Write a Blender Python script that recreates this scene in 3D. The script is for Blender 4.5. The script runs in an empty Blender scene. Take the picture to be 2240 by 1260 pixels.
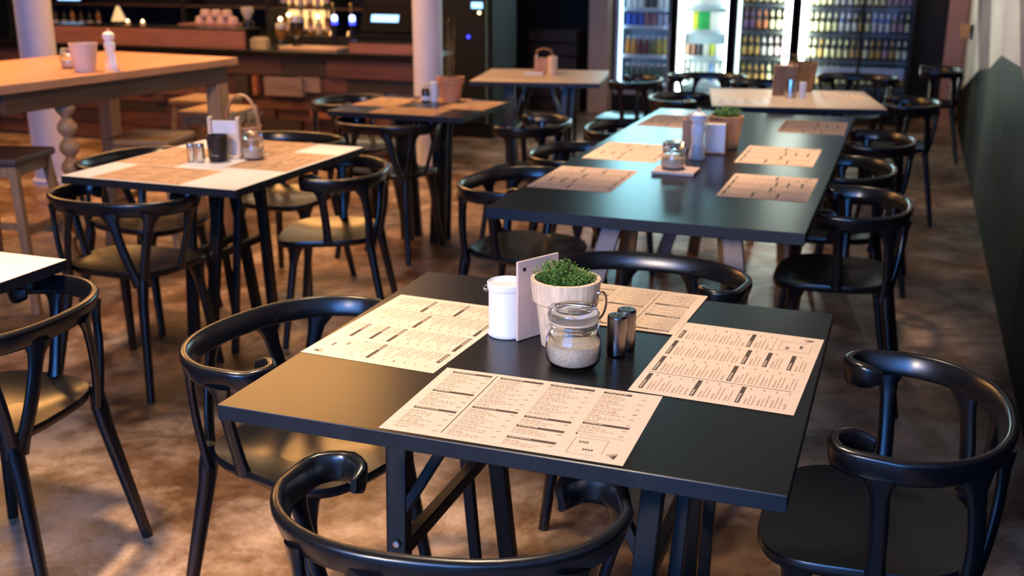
import bpy, bmesh, math, random
from mathutils import Vector, Matrix, Euler

SC = bpy.context.scene
COL = SC.collection
PI = math.pi

# ------------------------------------------------------------------ camera, world, lights, exposure
cam_d = bpy.data.cameras.new('camera')
cam_d.sensor_width = 36.0
cam_d.lens = 37.97
cam_d.clip_start = 0.05
cam_d.clip_end = 100
cam_d.dof.use_dof = True
cam_d.dof.focus_distance = 1.95
cam_d.dof.aperture_fstop = 4.2
cam = bpy.data.objects.new('camera', cam_d)
COL.objects.link(cam)
_r = Vector((0.94013917, 0.34077945, 0.00277796))
_u = Vector((-0.10175285, 0.27291648, 0.9566415))
_f = Vector((-0.32524561, 0.8996588, -0.29125475))
cam.matrix_world = Matrix(((_r.x, _u.x, -_f.x, 1.0869), (_r.y, _u.y, -_f.y, -1.4786),
                           (_r.z, _u.z, -_f.z, 1.4919), (0, 0, 0, 1)))
SC.camera = cam
SC.view_settings.view_transform = 'Standard'
SC.view_settings.look = 'None'
SC.view_settings.exposure = 0.0
SC.view_settings.gamma = 1.0
SC.view_settings.use_curve_mapping = False

world = bpy.data.worlds.new('world')
SC.world = world
world.use_nodes = True
wb = world.node_tree.nodes['Background']
wb.inputs[0].default_value = (0.95, 0.9, 0.95, 1)
wb.inputs[1].default_value = 0.10


def area(name, loc, target, size, size_y, power, color, spread=180):
    d = bpy.data.lights.new(name, 'AREA')
    d.shape = 'RECTANGLE'
    d.size = size
    d.size_y = size_y
    d.energy = power
    d.color = color
    d.spread = math.radians(spread)
    o = bpy.data.objects.new(name, d)
    COL.objects.link(o)
    o.location = loc
    o.rotation_euler = (Vector(target) - Vector(loc)).to_track_quat('-Z', 'Y').to_euler()
    return o


def spot(name, loc, target, power, color, angle, blend=0.6, radius=0.1):
    d = bpy.data.lights.new(name, 'SPOT')
    d.energy = power
    d.color = color
    d.spot_size = math.radians(angle)
    d.spot_blend = blend
    d.shadow_soft_size = radius
    o = bpy.data.objects.new(name, d)
    COL.objects.link(o)
    o.location = loc
    o.rotation_euler = (Vector(target) - Vector(loc)).to_track_quat('-Z', 'Y').to_euler()
    return o


# daylight from the windows behind the camera
area('window_daylight', (-0.3, -4.2, 2.0), (0.2, 1.0, 0.7), 3.6, 1.9, 290, (0.08, 0.33, 1.0))
spot('table_front_fill', (-0.35, -2.7, 1.95), (0.5, 0.4, 0.82), 420, (1.0, 0.76, 0.46), 26, 0.8, 0.2)  # added front fill for the can, pail and menus, no known lamp
# warm ceiling lamps over the bar, the high table and the dining tables
area('bar_ceiling_lamp', (-2.9, 4.6, 2.9), (-2.7, 4.2, 0), 1.5, 1.2, 80, (1.0, 0.46, 0.13))
area('corner_ceiling_lamp', (-5.5, 4.5, 2.9), (-5.0, 4.0, 0), 1.5, 1.2, 95, (1.0, 0.46, 0.13))
spot('front_table_lamp', (0.1, 0.9, 3.0), (0.45, 0.4, 0.74), 215, (1.0, 0.78, 0.54), 50, 0.8, 0.15)
spot('aisle_lamp', (-0.6, 2.6, 3.0), (-0.62, 2.5, 0), 170, (1.0, 0.64, 0.32), 36, 0.9, 0.10)
spot('left_floor_lamp', (-1.0, 0.3, 3.0), (-0.6, 0.25, 0), 560, (1.0, 0.66, 0.38), 50, 0.9, 0.12)
spot('left_table_lamp', (-1.6, 2.2, 3.0), (-1.4, 2.05, 0.74), 190, (1.0, 0.74, 0.54), 36, 0.7, 0.12)
spot('long_table_lamp', (0.2, 2.9, 3.0), (0.3, 2.9, 0.74), 290, (1.0, 0.68, 0.44), 44, 0.8, 0.12)
spot('far_table_lamp', (-1.2, 4.6, 3.0), (-1.25, 4.5, 0.74), 120, (1.0, 0.62, 0.34), 44, 0.8, 0.12)
spot('far_right_table_lamp', (0.45, 4.9, 3.0), (0.45, 4.9, 0.74), 170, (1.0, 0.76, 0.56), 34, 0.7, 0.12)
spot('high_table_lamp', (-2.9, 2.9, 2.6), (-2.8, 2.9, 1.0), 190, (1.0, 0.46, 0.22), 80, 0.8, 0.12)
spot('stool_lamp', (-1.5, 3.3, 2.9), (-2.6, 3.1, 0.4), 90, (1.0, 0.56, 0.22), 50, 0.8, 0.12)
area('back_bar_lamp', (-4.2, 6.9, 2.4), (-4.2, 6.6, 0.9), 3.0, 0.3, 22, (1.0, 0.66, 0.36))
spot('pier_fill', (1.0, 8.7, 2.8), (1.47, 9.9, 0.8), 70, (1.0, 0.6, 0.38), 40, 0.9, 0.1)  # added spot that brightens the plaster pier, no known lamp
for i, (wy, wp) in enumerate(((8.7, 130), (7.3, 110), (5.9, 95), (4.6, 85))):
    spot('mural_fill', (0.72, wy, 2.6), (1.55, wy, 1.75), wp, (1.0, 0.92, 0.80), 62, 0.7, 0.06)  # added spots that brighten the mural, no known lamps
# added warm fill from the front, against the blue cast on the left
spot('left_room_fill', (-1.0, -1.2, 2.9), (-1.9, 2.7, 0.8), 330, (1.0, 0.60, 0.30), 42, 0.8, 0.12)


# ------------------------------------------------------------------ materials
def lin(c):
    c = c / 255.0
    return c / 12.92 if c <= 0.04045 else ((c + 0.055) / 1.055) ** 2.4


def rgb(r, g, b):
    return (lin(r), lin(g), lin(b), 1)


MATS = {}


def mat(name, color, rough=0.5, metal=0.0, var=0.0, scale=20.0, coat=0.0, spec=0.5, emit=None, strength=0.0,
        trans=0.0, ior=1.45, bump=0.0, stretch=None):
    if name in MATS:
        return MATS[name]
    m = bpy.data.materials.new(name)
    m.use_nodes = True
    nt = m.node_tree
    b = nt.nodes['Principled BSDF']
    b.inputs['Base Color'].default_value = color
    b.inputs['Roughness'].default_value = rough
    b.inputs['Metallic'].default_value = metal
    b.inputs['Coat Weight'].default_value = coat
    b.inputs['Specular IOR Level'].default_value = spec
    b.inputs['Transmission Weight'].default_value = trans
    b.inputs['IOR'].default_value = ior
    if emit:
        b.inputs['Emission Color'].default_value = emit
        b.inputs['Emission Strength'].default_value = strength
    if var or bump:
        tc = nt.nodes.new('ShaderNodeTexCoord')
        mp = nt.nodes.new('ShaderNodeMapping')
        if stretch:
            mp.inputs['Scale'].default_value = stretch
        nt.links.new(tc.outputs['Object'], mp.inputs['Vector'])
        n = nt.nodes.new('ShaderNodeTexNoise')
        n.inputs['Scale'].default_value = scale
        n.inputs['Detail'].default_value = 5
        nt.links.new(mp.outputs['Vector'], n.inputs['Vector'])
        if var:
            r = nt.nodes.new('ShaderNodeValToRGB')
            r.color_ramp.elements[0].position = 0.3
            r.color_ramp.elements[1].position = 0.7
            r.color_ramp.elements[0].color = [max(0, c * (1 - var)) for c in color[:3]] + [1]
            r.color_ramp.elements[1].color = [min(1, c * (1 + var)) for c in color[:3]] + [1]
            nt.links.new(n.outputs['Fac'], r.inputs['Fac'])
            nt.links.new(r.outputs['Color'], b.inputs['Base Color'])
        if bump:
            bp = nt.nodes.new('ShaderNodeBump')
            bp.inputs['Strength'].default_value = bump
            bp.inputs['Distance'].default_value = 0.002
            nt.links.new(n.outputs['Fac'], bp.inputs['Height'])
            nt.links.new(bp.outputs['Normal'], b.inputs['Normal'])
    MATS[name] = m
    return m


def wood(name, color, rough=0.5, var=0.3, axis=0, scale=14):
    s = [1.0, 1.0, 1.0]
    for i in range(3):
        s[i] = 0.25 if i == axis else 2.2
    return mat(name, color, rough, var=var, scale=scale, stretch=tuple(s), bump=0.1)


M_CHAIR = mat('black_chair_plastic', (0.006, 0.006, 0.007, 1), 0.27, var=0.1, scale=60, spec=0.85)
M_TABLE = mat('black_table_laminate', (0.0055, 0.005, 0.0048, 1), 0.29, var=0.12, scale=200, spec=0.5)
M_EDGE = mat('black_table_edge', (0.012, 0.013, 0.016, 1), 0.42, var=0.1, scale=60)
M_STEEL = mat('black_steel', (0.009, 0.009, 0.010, 1), 0.4, var=0.1, scale=40)
M_BOLT = mat('bolt_steel', (0.7, 0.7, 0.72, 1), 0.25, 1.0, var=0.05)
M_WHITE_TOP = mat('white_laminate', (0.80, 0.77, 0.74, 1), 0.4, var=0.02, scale=8)
M_PALE_WOOD_TOP = wood('pale_wood_top', (0.66, 0.53, 0.40, 1), 0.4, 0.12)
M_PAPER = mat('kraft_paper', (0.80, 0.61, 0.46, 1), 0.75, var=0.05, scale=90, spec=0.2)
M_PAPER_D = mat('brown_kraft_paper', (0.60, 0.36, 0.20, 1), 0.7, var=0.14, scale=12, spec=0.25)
M_INK = mat('menu_ink_heading', (0.085, 0.05, 0.035, 1), 0.6, var=0.15, scale=200)
M_INK2 = mat('menu_ink_text', (0.47, 0.32, 0.22, 1), 0.7, var=0.2, scale=300)
M_TRESTLE = wood('pale_trestle_wood', (0.46, 0.38, 0.36, 1), 0.6, 0.15, 2)
M_OAK = wood('warm_table_wood', (0.52, 0.27, 0.13, 1), 0.35, 0.25, 1)
M_OAK_D = wood('brown_stool_wood', (0.30, 0.165, 0.075, 1), 0.5, 0.3, 2)
M_SEATDARK = wood('dark_stool_seat', (0.07, 0.04, 0.03, 1), 0.45, 0.2, 0)
M_WPAINT = mat('white_enamel', (0.83, 0.83, 0.86, 1), 0.3, var=0.02, scale=30, coat=0.2)
M_PILLAR = mat('white_pillar_paint', (0.70, 0.69, 0.78, 1), 0.55, var=0.05, scale=6)
M_PILLAR2 = mat('pinkish_plaster', (0.62, 0.43, 0.33, 1), 0.7, var=0.08, scale=6)
M_PAIL = wood('pale_pail_wood', (0.76, 0.57, 0.39, 1), 0.5, 0.2, 2, 60)
M_BOARD = wood('pinkish_board_wood', (0.64, 0.48, 0.41, 1), 0.55, 0.15, 2, 20)
M_TERRA = mat('terracotta', (0.58, 0.25, 0.12, 1), 0.75, var=0.12, scale=14)
M_LEAF = mat('thyme_leaf', (0.075, 0.19, 0.035, 1), 0.5, var=0.5, scale=130)
M_LEAF_D = mat('dry_grass', (0.20, 0.15, 0.06, 1), 0.6, var=0.4, scale=90)
M_SOIL = mat('soil', (0.03, 0.02, 0.014, 1), 0.9, var=0.4, scale=90)
M_LEATHER = mat('brown_leather_cord', (0.28, 0.13, 0.06, 1), 0.5, var=0.2)
M_CHROME = mat('brushed_steel', (0.62, 0.60, 0.58, 1), 0.22, 1.0, var=0.05, scale=80)
M_DSTEEL = mat('dark_brushed_steel', (0.24, 0.20, 0.18, 1), 0.26, 1.0, var=0.06, scale=80)
M_SUGAR = mat('brown_sugar', (0.80, 0.64, 0.46, 1), 0.85, var=0.25, scale=320, bump=0.5)
M_RUBBER = mat('jar_seal', (0.62, 0.48, 0.36, 1), 0.5)
M_BLACKCUP = mat('black_enamel', (0.006, 0.007, 0.010, 1), 0.35, var=0.1)
M_BASKET = wood('basket_wood', (0.52, 0.29, 0.15, 1), 0.55, 0.2, 2, 24)
M_DARKWALL = mat('dark_wall_paint', (0.012, 0.011, 0.011, 1), 0.7, var=0.15, scale=3)
M_WALLPINK = mat('warm_plaster_wall', (0.50, 0.29, 0.22, 1), 0.75, var=0.1, scale=3)
M_MWHITE = mat('mural_white_paint', (0.74, 0.74, 0.66, 1), 0.7, var=0.06, scale=5)
M_MMAUVE = mat('mural_mauve_paint', (0.22, 0.145, 0.15, 1), 0.7, var=0.08, scale=5)
M_MGREEN = mat('mural_dark_green_paint', (0.010, 0.0115, 0.0095, 1), 0.6, spec=0.12, var=0.12, scale=4)
M_MBLACK = mat('mural_black_paint', (0.007, 0.007, 0.007, 1), 0.7, spec=0.12, var=0.1, scale=4)
M_FRIDGE = mat('black_fridge_steel', (0.008, 0.008, 0.009, 1), 0.7, var=0.1, scale=30)
M_FRIDGE_M = mat('mauve_fridge_trim', (0.30, 0.22, 0.25, 1), 0.4, var=0.1, scale=30)
M_FR_IN = mat('white_fridge_liner', (0.72, 0.8, 0.82, 1), 0.45, var=0.03)
M_FR_IND = mat('grey_fridge_liner', (0.10, 0.11, 0.11, 1), 0.45, var=0.03)
M_SHELF = mat('fridge_shelf', (0.62, 0.72, 0.8, 1), 0.35, var=0.03)


def glass_mat(name, tint=(1, 1, 1, 1), rough=0.0):
    m = mat(name, tint, rough, trans=1.0, ior=1.45)
    return m


M_GLASS = glass_mat('clear_glass', (0.96, 0.98, 0.97, 1))
M_BEERG = mat('brown_bottle_glass', (0.035, 0.02, 0.008, 1), 0.15, var=0.2, scale=40, coat=0.3)
M_GREENG = mat('green_bottle_glass', (0.02, 0.06, 0.025, 1), 0.15, var=0.2, scale=40, coat=0.3)


def pane_mat():
    m = bpy.data.materials.new('door_pane_glass')
    m.use_nodes = True
    nt = m.node_tree
    nt.nodes.remove(nt.nodes['Principled BSDF'])
    t = nt.nodes.new('ShaderNodeBsdfTransparent')
    g = nt.nodes.new('ShaderNodeBsdfGlossy')
    g.inputs['Roughness'].default_value = 0.03
    fr = nt.nodes.new('ShaderNodeFresnel')
    fr.inputs['IOR'].default_value = 1.35
    mx = nt.nodes.new('ShaderNodeMixShader')
    nt.links.new(fr.outputs[0], mx.inputs[0])
    nt.links.new(t.outputs[0], mx.inputs[1])
    nt.links.new(g.outputs[0], mx.inputs[2])
    nt.links.new(mx.outputs[0], nt.nodes['Material Output'].inputs['Surface'])
    return m


M_PANE = pane_mat()


def emis(name, color, s):
    return mat(name, (0.1, 0.1, 0.1, 1), 0.5, emit=color, strength=s)


E_COOL = emis('cool_white_tube', (0.80, 1.0, 0.92, 1), 22)
E_COOL_X = emis('strong_cool_tube', (0.86, 1.0, 0.86, 1), 42)
E_COOL_S = emis('soft_cool_tube', (0.72, 0.95, 0.92, 1), 3.0)
E_BLUEISH = emis('bluish_tube', (0.50, 0.75, 1.0, 1), 4.0)
E_HEAD = emis('cyan_added_header', (0.42, 0.86, 0.95, 1), 6)  # glow of the unseen headers added to the fridges
E_HEAD_S = emis('dim_added_header', (0.55, 0.62, 0.42, 1), 0.3)
E_HEAD_B = emis('bright_added_header', (0.40, 0.86, 1.0, 1), 32)
E_BLUE = emis('blue_led', (0.02, 0.03, 1.0, 1), 7)
E_TAPTOP = emis('pale_blue_lamp', (0.42, 0.55, 1.0, 1), 5)
E_SCREEN = emis('register_screen', (0.30, 0.62, 1.0, 1), 2.6)
E_WARM = emis('warm_bulb', (1.0, 0.74, 0.36, 1), 9)
E_WARM_S = emis('warm_glow_strip', (1.0, 0.55, 0.20, 1), 1.8)


def floor_mat():
    m = bpy.data.materials.new('worn_concrete_floor')
    m.use_nodes = True
    nt = m.node_tree
    b = nt.nodes['Principled BSDF']
    tc = nt.nodes.new('ShaderNodeTexCoord')

    def noise(scale, detail, rough=0.6, dist=0.0):
        n = nt.nodes.new('ShaderNodeTexNoise')
        n.inputs['Scale'].default_value = scale
        n.inputs['Detail'].default_value = detail
        n.inputs['Roughness'].default_value = rough
        n.inputs['Distortion'].default_value = dist
        nt.links.new(tc.outputs['Object'], n.inputs['Vector'])
        return n

    def ramp(src, p0, c0, p1, c1):
        r = nt.nodes.new('ShaderNodeValToRGB')
        r.color_ramp.elements[0].position = p0
        r.color_ramp.elements[0].color = c0
        r.color_ramp.elements[1].position = p1
        r.color_ramp.elements[1].color = c1
        nt.links.new(src, r.inputs['Fac'])
        return r

    def mix(mode, fac, a, c):
        x = nt.nodes.new('ShaderNodeMix')
        x.data_type = 'RGBA'
        x.blend_type = mode
        if isinstance(fac, float):
            x.inputs[0].default_value = fac
        else:
            nt.links.new(fac, x.inputs[0])
        nt.links.new(a, x.inputs[6])
        if isinstance(c, tuple):
            x.inputs[7].default_value = c
        else:
            nt.links.new(c, x.inputs[7])
        return x.outputs[2]

    big = ramp(noise(1.5, 9, 0.68, 0.3).outputs['Fac'], 0.44, (0.20, 0.11, 0.055, 1), 0.58, (0.58, 0.43, 0.32, 1))
    mid = ramp(noise(4.5, 10, 0.72, 0.4).outputs['Fac'], 0.40, (0.36, 0.29, 0.24, 1), 0.56, (1, 1, 1, 1))
    c = mix('MULTIPLY', 0.85, big.outputs['Color'], mid.outputs['Color'])
    stain = ramp(noise(2.2, 9, 0.75, 0.8).outputs['Fac'], 0.56, (0, 0, 0, 1), 0.66, (1, 1, 1, 1))
    fine = ramp(noise(22, 6, 0.75).outputs['Fac'], 0.5, (0, 0, 0, 1), 0.6, (1, 1, 1, 1))
    sm = nt.nodes.new('ShaderNodeMath')
    sm.operation = 'MULTIPLY'
    nt.links.new(stain.outputs['Color'], sm.inputs[0])
    nt.links.new(fine.outputs['Color'], sm.inputs[1])
    c = mix('MIX', sm.outputs[0], c, (0.085, 0.05, 0.03, 1))
    vo = nt.nodes.new('ShaderNodeTexVoronoi')
    vo.feature = 'DISTANCE_TO_EDGE'
    vo.inputs['Scale'].default_value = 0.9
    dn = noise(3.0, 6, 0.7)
    vm = nt.nodes.new('ShaderNodeVectorMath')
    vm.operation = 'MULTIPLY_ADD'
    nt.links.new(dn.outputs['Color'], vm.inputs[0])
    vm.inputs[1].default_value = (0.5, 0.5, 0.5)
    nt.links.new(tc.outputs['Object'], vm.inputs[2])
    nt.links.new(vm.outputs[0], vo.inputs['Vector'])
    cr = ramp(vo.outputs['Distance'], 0.0, (0.75, 0.75, 0.75, 1), 0.006, (0, 0, 0, 1))
    c = mix('MIX', cr.outputs['Color'], c, (0.14, 0.085, 0.05, 1))
    nt.links.new(c, b.inputs['Base Color'])
    rr = ramp(noise(4, 5).outputs['Fac'], 0.3, (0.30, 0.30, 0.30, 1), 0.7, (0.5, 0.5, 0.5, 1))
    nt.links.new(rr.outputs['Color'], b.inputs['Roughness'])
    bp = nt.nodes.new('ShaderNodeBump')
    bp.inputs['Strength'].default_value = 0.12
    bp.inputs['Distance'].default_value = 0.004
    nt.links.new(noise(9, 8, 0.7).outputs['Fac'], bp.inputs['Height'])
    nt.links.new(bp.outputs['Normal'], b.inputs['Normal'])
    return m


# ------------------------------------------------------------------ mesh helpers
class MB:
    """collects shapes; build() links them as ONE mesh object"""

    def __init__(self):
        self.v, self.f, self.mi = [], [], []
        self.m = 0

    def quad(self, pts):
        i = len(self.v)
        self.v += [tuple(p) for p in pts]
        self.f.append(tuple(range(i, i + len(pts))))
        self.mi.append(self.m)

    def box(self, c, s, rz=0.0, rot=None):
        R = rot if rot is not None else Matrix.Rotation(rz, 3, 'Z')
        c = Vector(c)
        i = len(self.v)
        for dz in (-1, 1):
            for dx, dy in ((-1, -1), (1, -1), (1, 1), (-1, 1)):
                self.v.append(tuple(c + R @ Vector((dx * s[0] / 2, dy * s[1] / 2, dz * s[2] / 2))))
        for q in ((3, 2, 1, 0), (4, 5, 6, 7), (0, 1, 5, 4), (1, 2, 6, 5), (2, 3, 7, 6), (3, 0, 4, 7)):
            self.f.append(tuple(i + k for k in q))
            self.mi.append(self.m)

    def bar(self, a, b, w, t, side=(0, 1, 0)):
        """square bar from a to b, w along `side`, t across"""
        a, b = Vector(a), Vector(b)
        d = (b - a).normalized()
        s = Vector(side)
        s = (s - d * s.dot(d)).normalized()
        n = d.cross(s)
        R = Matrix((s, n, d)).transposed()
        self.box((a + b) / 2, (w, t, (b - a).length), rot=R)

    def sweep(self, pts, ab, side, n=10, expo=1.0):
        """elliptical sweep; ab = list of (a along side, b across); side = Vector or list of Vectors"""
        pts = [Vector(p) for p in pts]
        base = len(self.v)
        k = len(pts)
        for i, p in enumerate(pts):
            t = (pts[min(i + 1, k - 1)] - pts[max(i - 1, 0)]).normalized()
            s = Vector(side[i] if isinstance(side, list) else side)
            s = (s - t * s.dot(t)).normalized()
            nn = t.cross(s)
            a, b = ab[i] if isinstance(ab, list) else ab
            for j in range(n):
                ph = 2 * PI * j / n
                cx, sy = math.cos(ph), math.sin(ph)
                cx = math.copysign(abs(cx) ** expo, cx)
                sy = math.copysign(abs(sy) ** expo, sy)
                self.v.append(tuple(p + s * (a * cx) + nn * (b * sy)))
        for i in range(k - 1):
            for j in range(n):
                a0 = base + i * n + j
                a1 = base + i * n + (j + 1) % n
                self.f.append((a0, a1, a1 + n, a0 + n))
                self.mi.append(self.m)
        self.f.append(tuple(base + j for j in reversed(range(n))))
        self.mi.append(self.m)
        self.f.append(tuple(base + (k - 1) * n + j for j in range(n)))
        self.mi.append(self.m)

    def tube(self, pts, r, n=10):
        k = len(pts)
        rs = r if isinstance(r, list) else [r] * k
        d = Vector(pts[-1]) - Vector(pts[0])
        side = Vector((1, 0, 0)) if abs(d.normalized().x) < 0.8 else Vector((0, 0, 1))
        self.sweep(pts, [(q, q) for q in rs], side, n)

    def lathe(self, prof, c=(0, 0, 0), n=24, close=True):
        """prof: list of (radius, z)"""
        base = len(self.v)
        k = len(prof)
        for r, z in prof:
            for j in range(n):
                a = 2 * PI * j / n
                self.v.append((c[0] + r * math.cos(a), c[1] + r * math.sin(a), c[2] + z))
        for i in range(k - 1):
            for j in range(n):
                a0 = base + i * n + j
                a1 = base + i * n + (j + 1) % n
                self.f.append((a0, a1, a1 + n, a0 + n))
                self.mi.append(self.m)
        if close:
            if prof[0][0] > 1e-5:
                self.f.append(tuple(base + j for j in reversed(range(n))))
                self.mi.append(self.m)
            if prof[-1][0] > 1e-5:
                self.f.append(tuple(base + (k - 1) * n + j for j in range(n)))
                self.mi.append(self.m)

    def torus(self, c, R, r, axis='Z', n=24, k=8, a0=0.0, a1=2 * PI):
        pts = []
        full = abs(a1 - a0 - 2 * PI) < 1e-6
        for i in range(n + 1):
            a = a0 + (a1 - a0) * i / n
            x, y = R * math.cos(a), R * math.sin(a)
            off = {'Z': (x, y, 0), 'X': (0, x, y), 'Y': (x, 0, y)}[axis]
            pts.append(Vector(c) + Vector(off))
        ax = {'Z': (0, 0, 1), 'X': (1, 0, 0), 'Y': (0, 1, 0)}[axis]
        self.sweep(pts, (r, r), Vector(ax), k)

    def sphere(self, c, r, n=12, sz=1.0):
        prof = []
        k = n // 2 + 2
        for i in range(k + 1):
            a = -PI / 2 + PI * i / k
            prof.append((max(1e-6, r * math.cos(a)), r * sz * math.sin(a)))
        self.lathe(prof, c, n, close=False)

    def build(self, name, mats, parent=None, smooth=True, bevel=0.0, seg=2, loc=None, sharp=40):
        me = bpy.data.meshes.new(name)
        me.from_pydata(self.v, [], self.f)
        if not isinstance(mats, (list, tuple)):
            mats = [mats]
        for m in mats:
            me.materials.append(m)
        me.polygons.foreach_set('material_index', self.mi)
        me.polygons.foreach_set('use_smooth', [smooth] * len(self.f))
        me.update()
        bm = bmesh.new()
        bm.from_mesh(me)
        bmesh.ops.remove_doubles(bm, verts=bm.verts, dist=1e-6)
        if self_closed(bm):
            bmesh.ops.recalc_face_normals(bm, faces=bm.faces)
        bm.to_mesh(me)
        bm.free()
        if smooth:
            me.set_sharp_from_angle(angle=math.radians(sharp))
        o = bpy.data.objects.new(name, me)
        COL.objects.link(o)
        if parent is not None:
            o.parent = parent
        if loc is not None:
            o.location = loc
        if bevel:
            md = o.modifiers.new('bevel', 'BEVEL')
            md.width = bevel
            md.segments = seg
            md.limit_method = 'ANGLE'
            md.angle_limit = math.radians(50)
            md.harden_normals = False
        return o


def self_closed(bm):
    return True


def tag(o, label, cat, group=None, kind=None):
    o['label'] = label
    o['category'] = cat
    if group:
        o['group'] = group
    if kind:
        o['kind'] = kind
    return o


def thing(name, label, cat, loc=(0, 0, 0), rz=0.0, group=None):
    o = bpy.data.objects.new(name, None)
    o.empty_display_size = 0.05
    COL.objects.link(o)
    o.location = loc
    o.rotation_euler = (0, 0, rz)
    return tag(o, label, cat, group)


def dup(root, loc, rz, label, group=None, name=None):
    """copy of a thing with copies of its parts and sub-parts"""
    r = root.copy()
    COL.objects.link(r)
    r.location = loc
    r.rotation_euler = (0, 0, rz)
    r['label'] = label
    if group:
        r['group'] = group

    def rec(a, b):
        for ch in list(a.children):
            c = ch.copy()
            COL.objects.link(c)
            c.parent = b
            rec(ch, c)
    rec(root, r)
    return r


def struct(o):
    o['kind'] = 'structure'
    return o


ORD = ['first', 'second', 'third', 'fourth', 'fifth', 'sixth', 'seventh', 'eighth', 'ninth', 'tenth', 'eleventh',
       'twelfth', 'thirteenth', 'fourteenth', 'fifteenth', 'sixteenth', 'seventeenth', 'eighteenth']

# ------------------------------------------------------------------ setting
XW = 1.56      # right wall
YB = 10.0      # back wall
XL = -8.0      # left wall
b = MB()
b.box((-3.2, 3.0, -0.05), (11.0, 15.0, 0.1))
struct(b.build('floor', floor_mat(), smooth=False))
b = MB()
b.box(((XL + 2.2) / 2, YB + 0.06, 1.5), (2.2 - XL, 0.12, 3.0))
struct(b.build('wall_back', M_DARKWALL, smooth=False))
b = MB()
b.box((XL - 0.06, 3.0, 1.5), (0.12, 15.0, 3.0))
struct(b.build('wall_left', M_DARKWALL, smooth=False))

# right wall with its painted mural of pale peaks over dark green; the far end is bare warm plaster
b = MB()
MW, MM, MG, MK, MP, MW2 = 0, 1, 2, 3, 4, 5
b.m = MK
b.box((XW + 0.10, 3.25, 1.5), (0.18, 13.5, 3.0))
x = XW + 0.008


def wq(pts, m):
    b.m = m
    b.quad([(x, y, z) for y, z in pts])


x = XW
# dark paint below the zig-zag line
for pts, m in (([(10.0, 0.26), (7.18, 0.73)], MG), ([(7.18, 0.73), (6.06, 0.84)], MK), ([(6.06, 0.84), (5.18, 0.99)], MG),
               ([(5.18, 0.99), (3.99, 1.03)], MG), ([(3.99, 1.03), (2.9, 0.88)], MG), ([(2.9, 0.88), (1.4, 1.05)], MK),
               ([(1.4, 1.05), (0.0, 0.85)], MG), ([(0.0, 0.85), (-3.4, 1.0)], MK)):
    (y0, z0), (y1, z1) = pts
    wq([(y0, 0), (y1, 0), (y1, z1), (y0, z0)], m)
# slanting pale and mauve shards above it
wq([(10.0, 0.26), (7.18, 0.73), (8.43, 1.18), (9.0, 3.0), (10.0, 3.0)], MW)
wq([(7.18, 0.73), (6.06, 0.84), (6.72, 1.24), (7.3, 3.0), (9.0, 3.0), (8.43, 1.18)], MM)
wq([(6.06, 0.84), (5.18, 0.99), (5.75, 1.27), (6.2, 3.0), (7.3, 3.0), (6.72, 1.24)], MW)
wq([(5.18, 0.99), (3.99, 1.03), (4.52, 1.31), (4.9, 3.0), (6.2, 3.0), (5.75, 1.27)], MW2)
wq([(3.99, 1.03), (2.9, 0.88), (3.3, 3.0), (4.9, 3.0), (4.52, 1.31)], MM)
wq([(2.9, 0.88), (1.4, 1.05), (1.8, 3.0), (3.3, 3.0)], MW)
wq([(1.4, 1.05), (0.0, 0.85), (0.3, 3.0), (1.8, 3.0)], MM)
wq([(0.0, 0.85), (-3.4, 1.0), (-3.4, 3.0), (0.3, 3.0)], MW)
o = MB.build(b, 'wall_right', [M_MWHITE, M_MMAUVE, M_MGREEN, M_MBLACK, M_WALLPINK,
                               mat('mural_pinkish_white_paint', (0.66, 0.62, 0.60, 1), 0.7, var=0.06, scale=5)], smooth=False)
struct(o)

# warm plaster pier where the back wall meets the right wall
b = MB()
b.box((1.47, 9.96, 1.5), (0.17, 0.10, 3.0))
struct(b.build('trim_1', M_WALLPINK, smooth=False, bevel=0.004))

# pillars
for nm, px, py, r, mm in (('pillar', -4.43, 4.4, 0.115, M_PILLAR), ('pillar', -2.16, 5.72, 0.105, M_PILLAR)):
    b = MB()
    b.lathe([(r + 0.02, 0), (r + 0.02, 0.03), (r, 0.04), (r, 2.98)], (0, 0, 0), 32)
    o = b.build(nm, mm, loc=(px, py, 0))
    tag(o, 'round white pillar behind the high wooden table' if px < -3 else
        'round white pillar between the bar end and the dark doorway', 'pillar')
b = MB()
b.box((0, 0, 1.5), (0.2, 0.9, 3.0))
tag(b.build('pillar', M_PILLAR2, smooth=False, bevel=0.01, loc=(-1.84, 9.55, 0)),
    'square pinkish pillar left of the drinks fridges', 'pillar')

# ------------------------------------------------------------------ dining chair: one-piece look with curled rail
def rail_plan():
    """plan points of the rail from the left curl round the back to the right curl"""
    W, D = 0.272, 0.20
    left = []
    R = 0.05
    cx, cy = -W + 0.012 + R, 0.045
    for i in range(9):                       # hook, from its tip to the side
        a = math.radians(5 + (180 - 5) * i / 8.0)
        k = 1.0 if i > 2 else 0.9
        left.append((cx + R * k * math.cos(a), cy + R * k * math.sin(a)))
    left.insert(0, (cx + R * 0.80, cy - 0.018))
    mid = []
    n = 26
    for i in range(1, n):
        a = PI + PI * i / n
        c, s = math.cos(a), math.sin(a)
        e = 0.86
        mid.append((W * math.copysign(abs(c) ** e, c), 0.02 + (D + 0.02) * math.copysign(abs(s) ** e, s)))
    right = [(-p[0], p[1]) for p in reversed(left)]
    return left + mid + right


ZR = 0.673


def rail_at(t):
    """point on the rail's underside where |x| = t side runs (t = fraction -1..1 of the back sweep)"""
    a = PI + PI * (t + 1) / 2
    c, s = math.cos(a), math.sin(a)
    e = 0.86
    return Vector((0.272 * math.copysign(abs(c) ** e, c), 0.02 + 0.22 * math.copysign(abs(s) ** e, s), ZR - 0.012))


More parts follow.
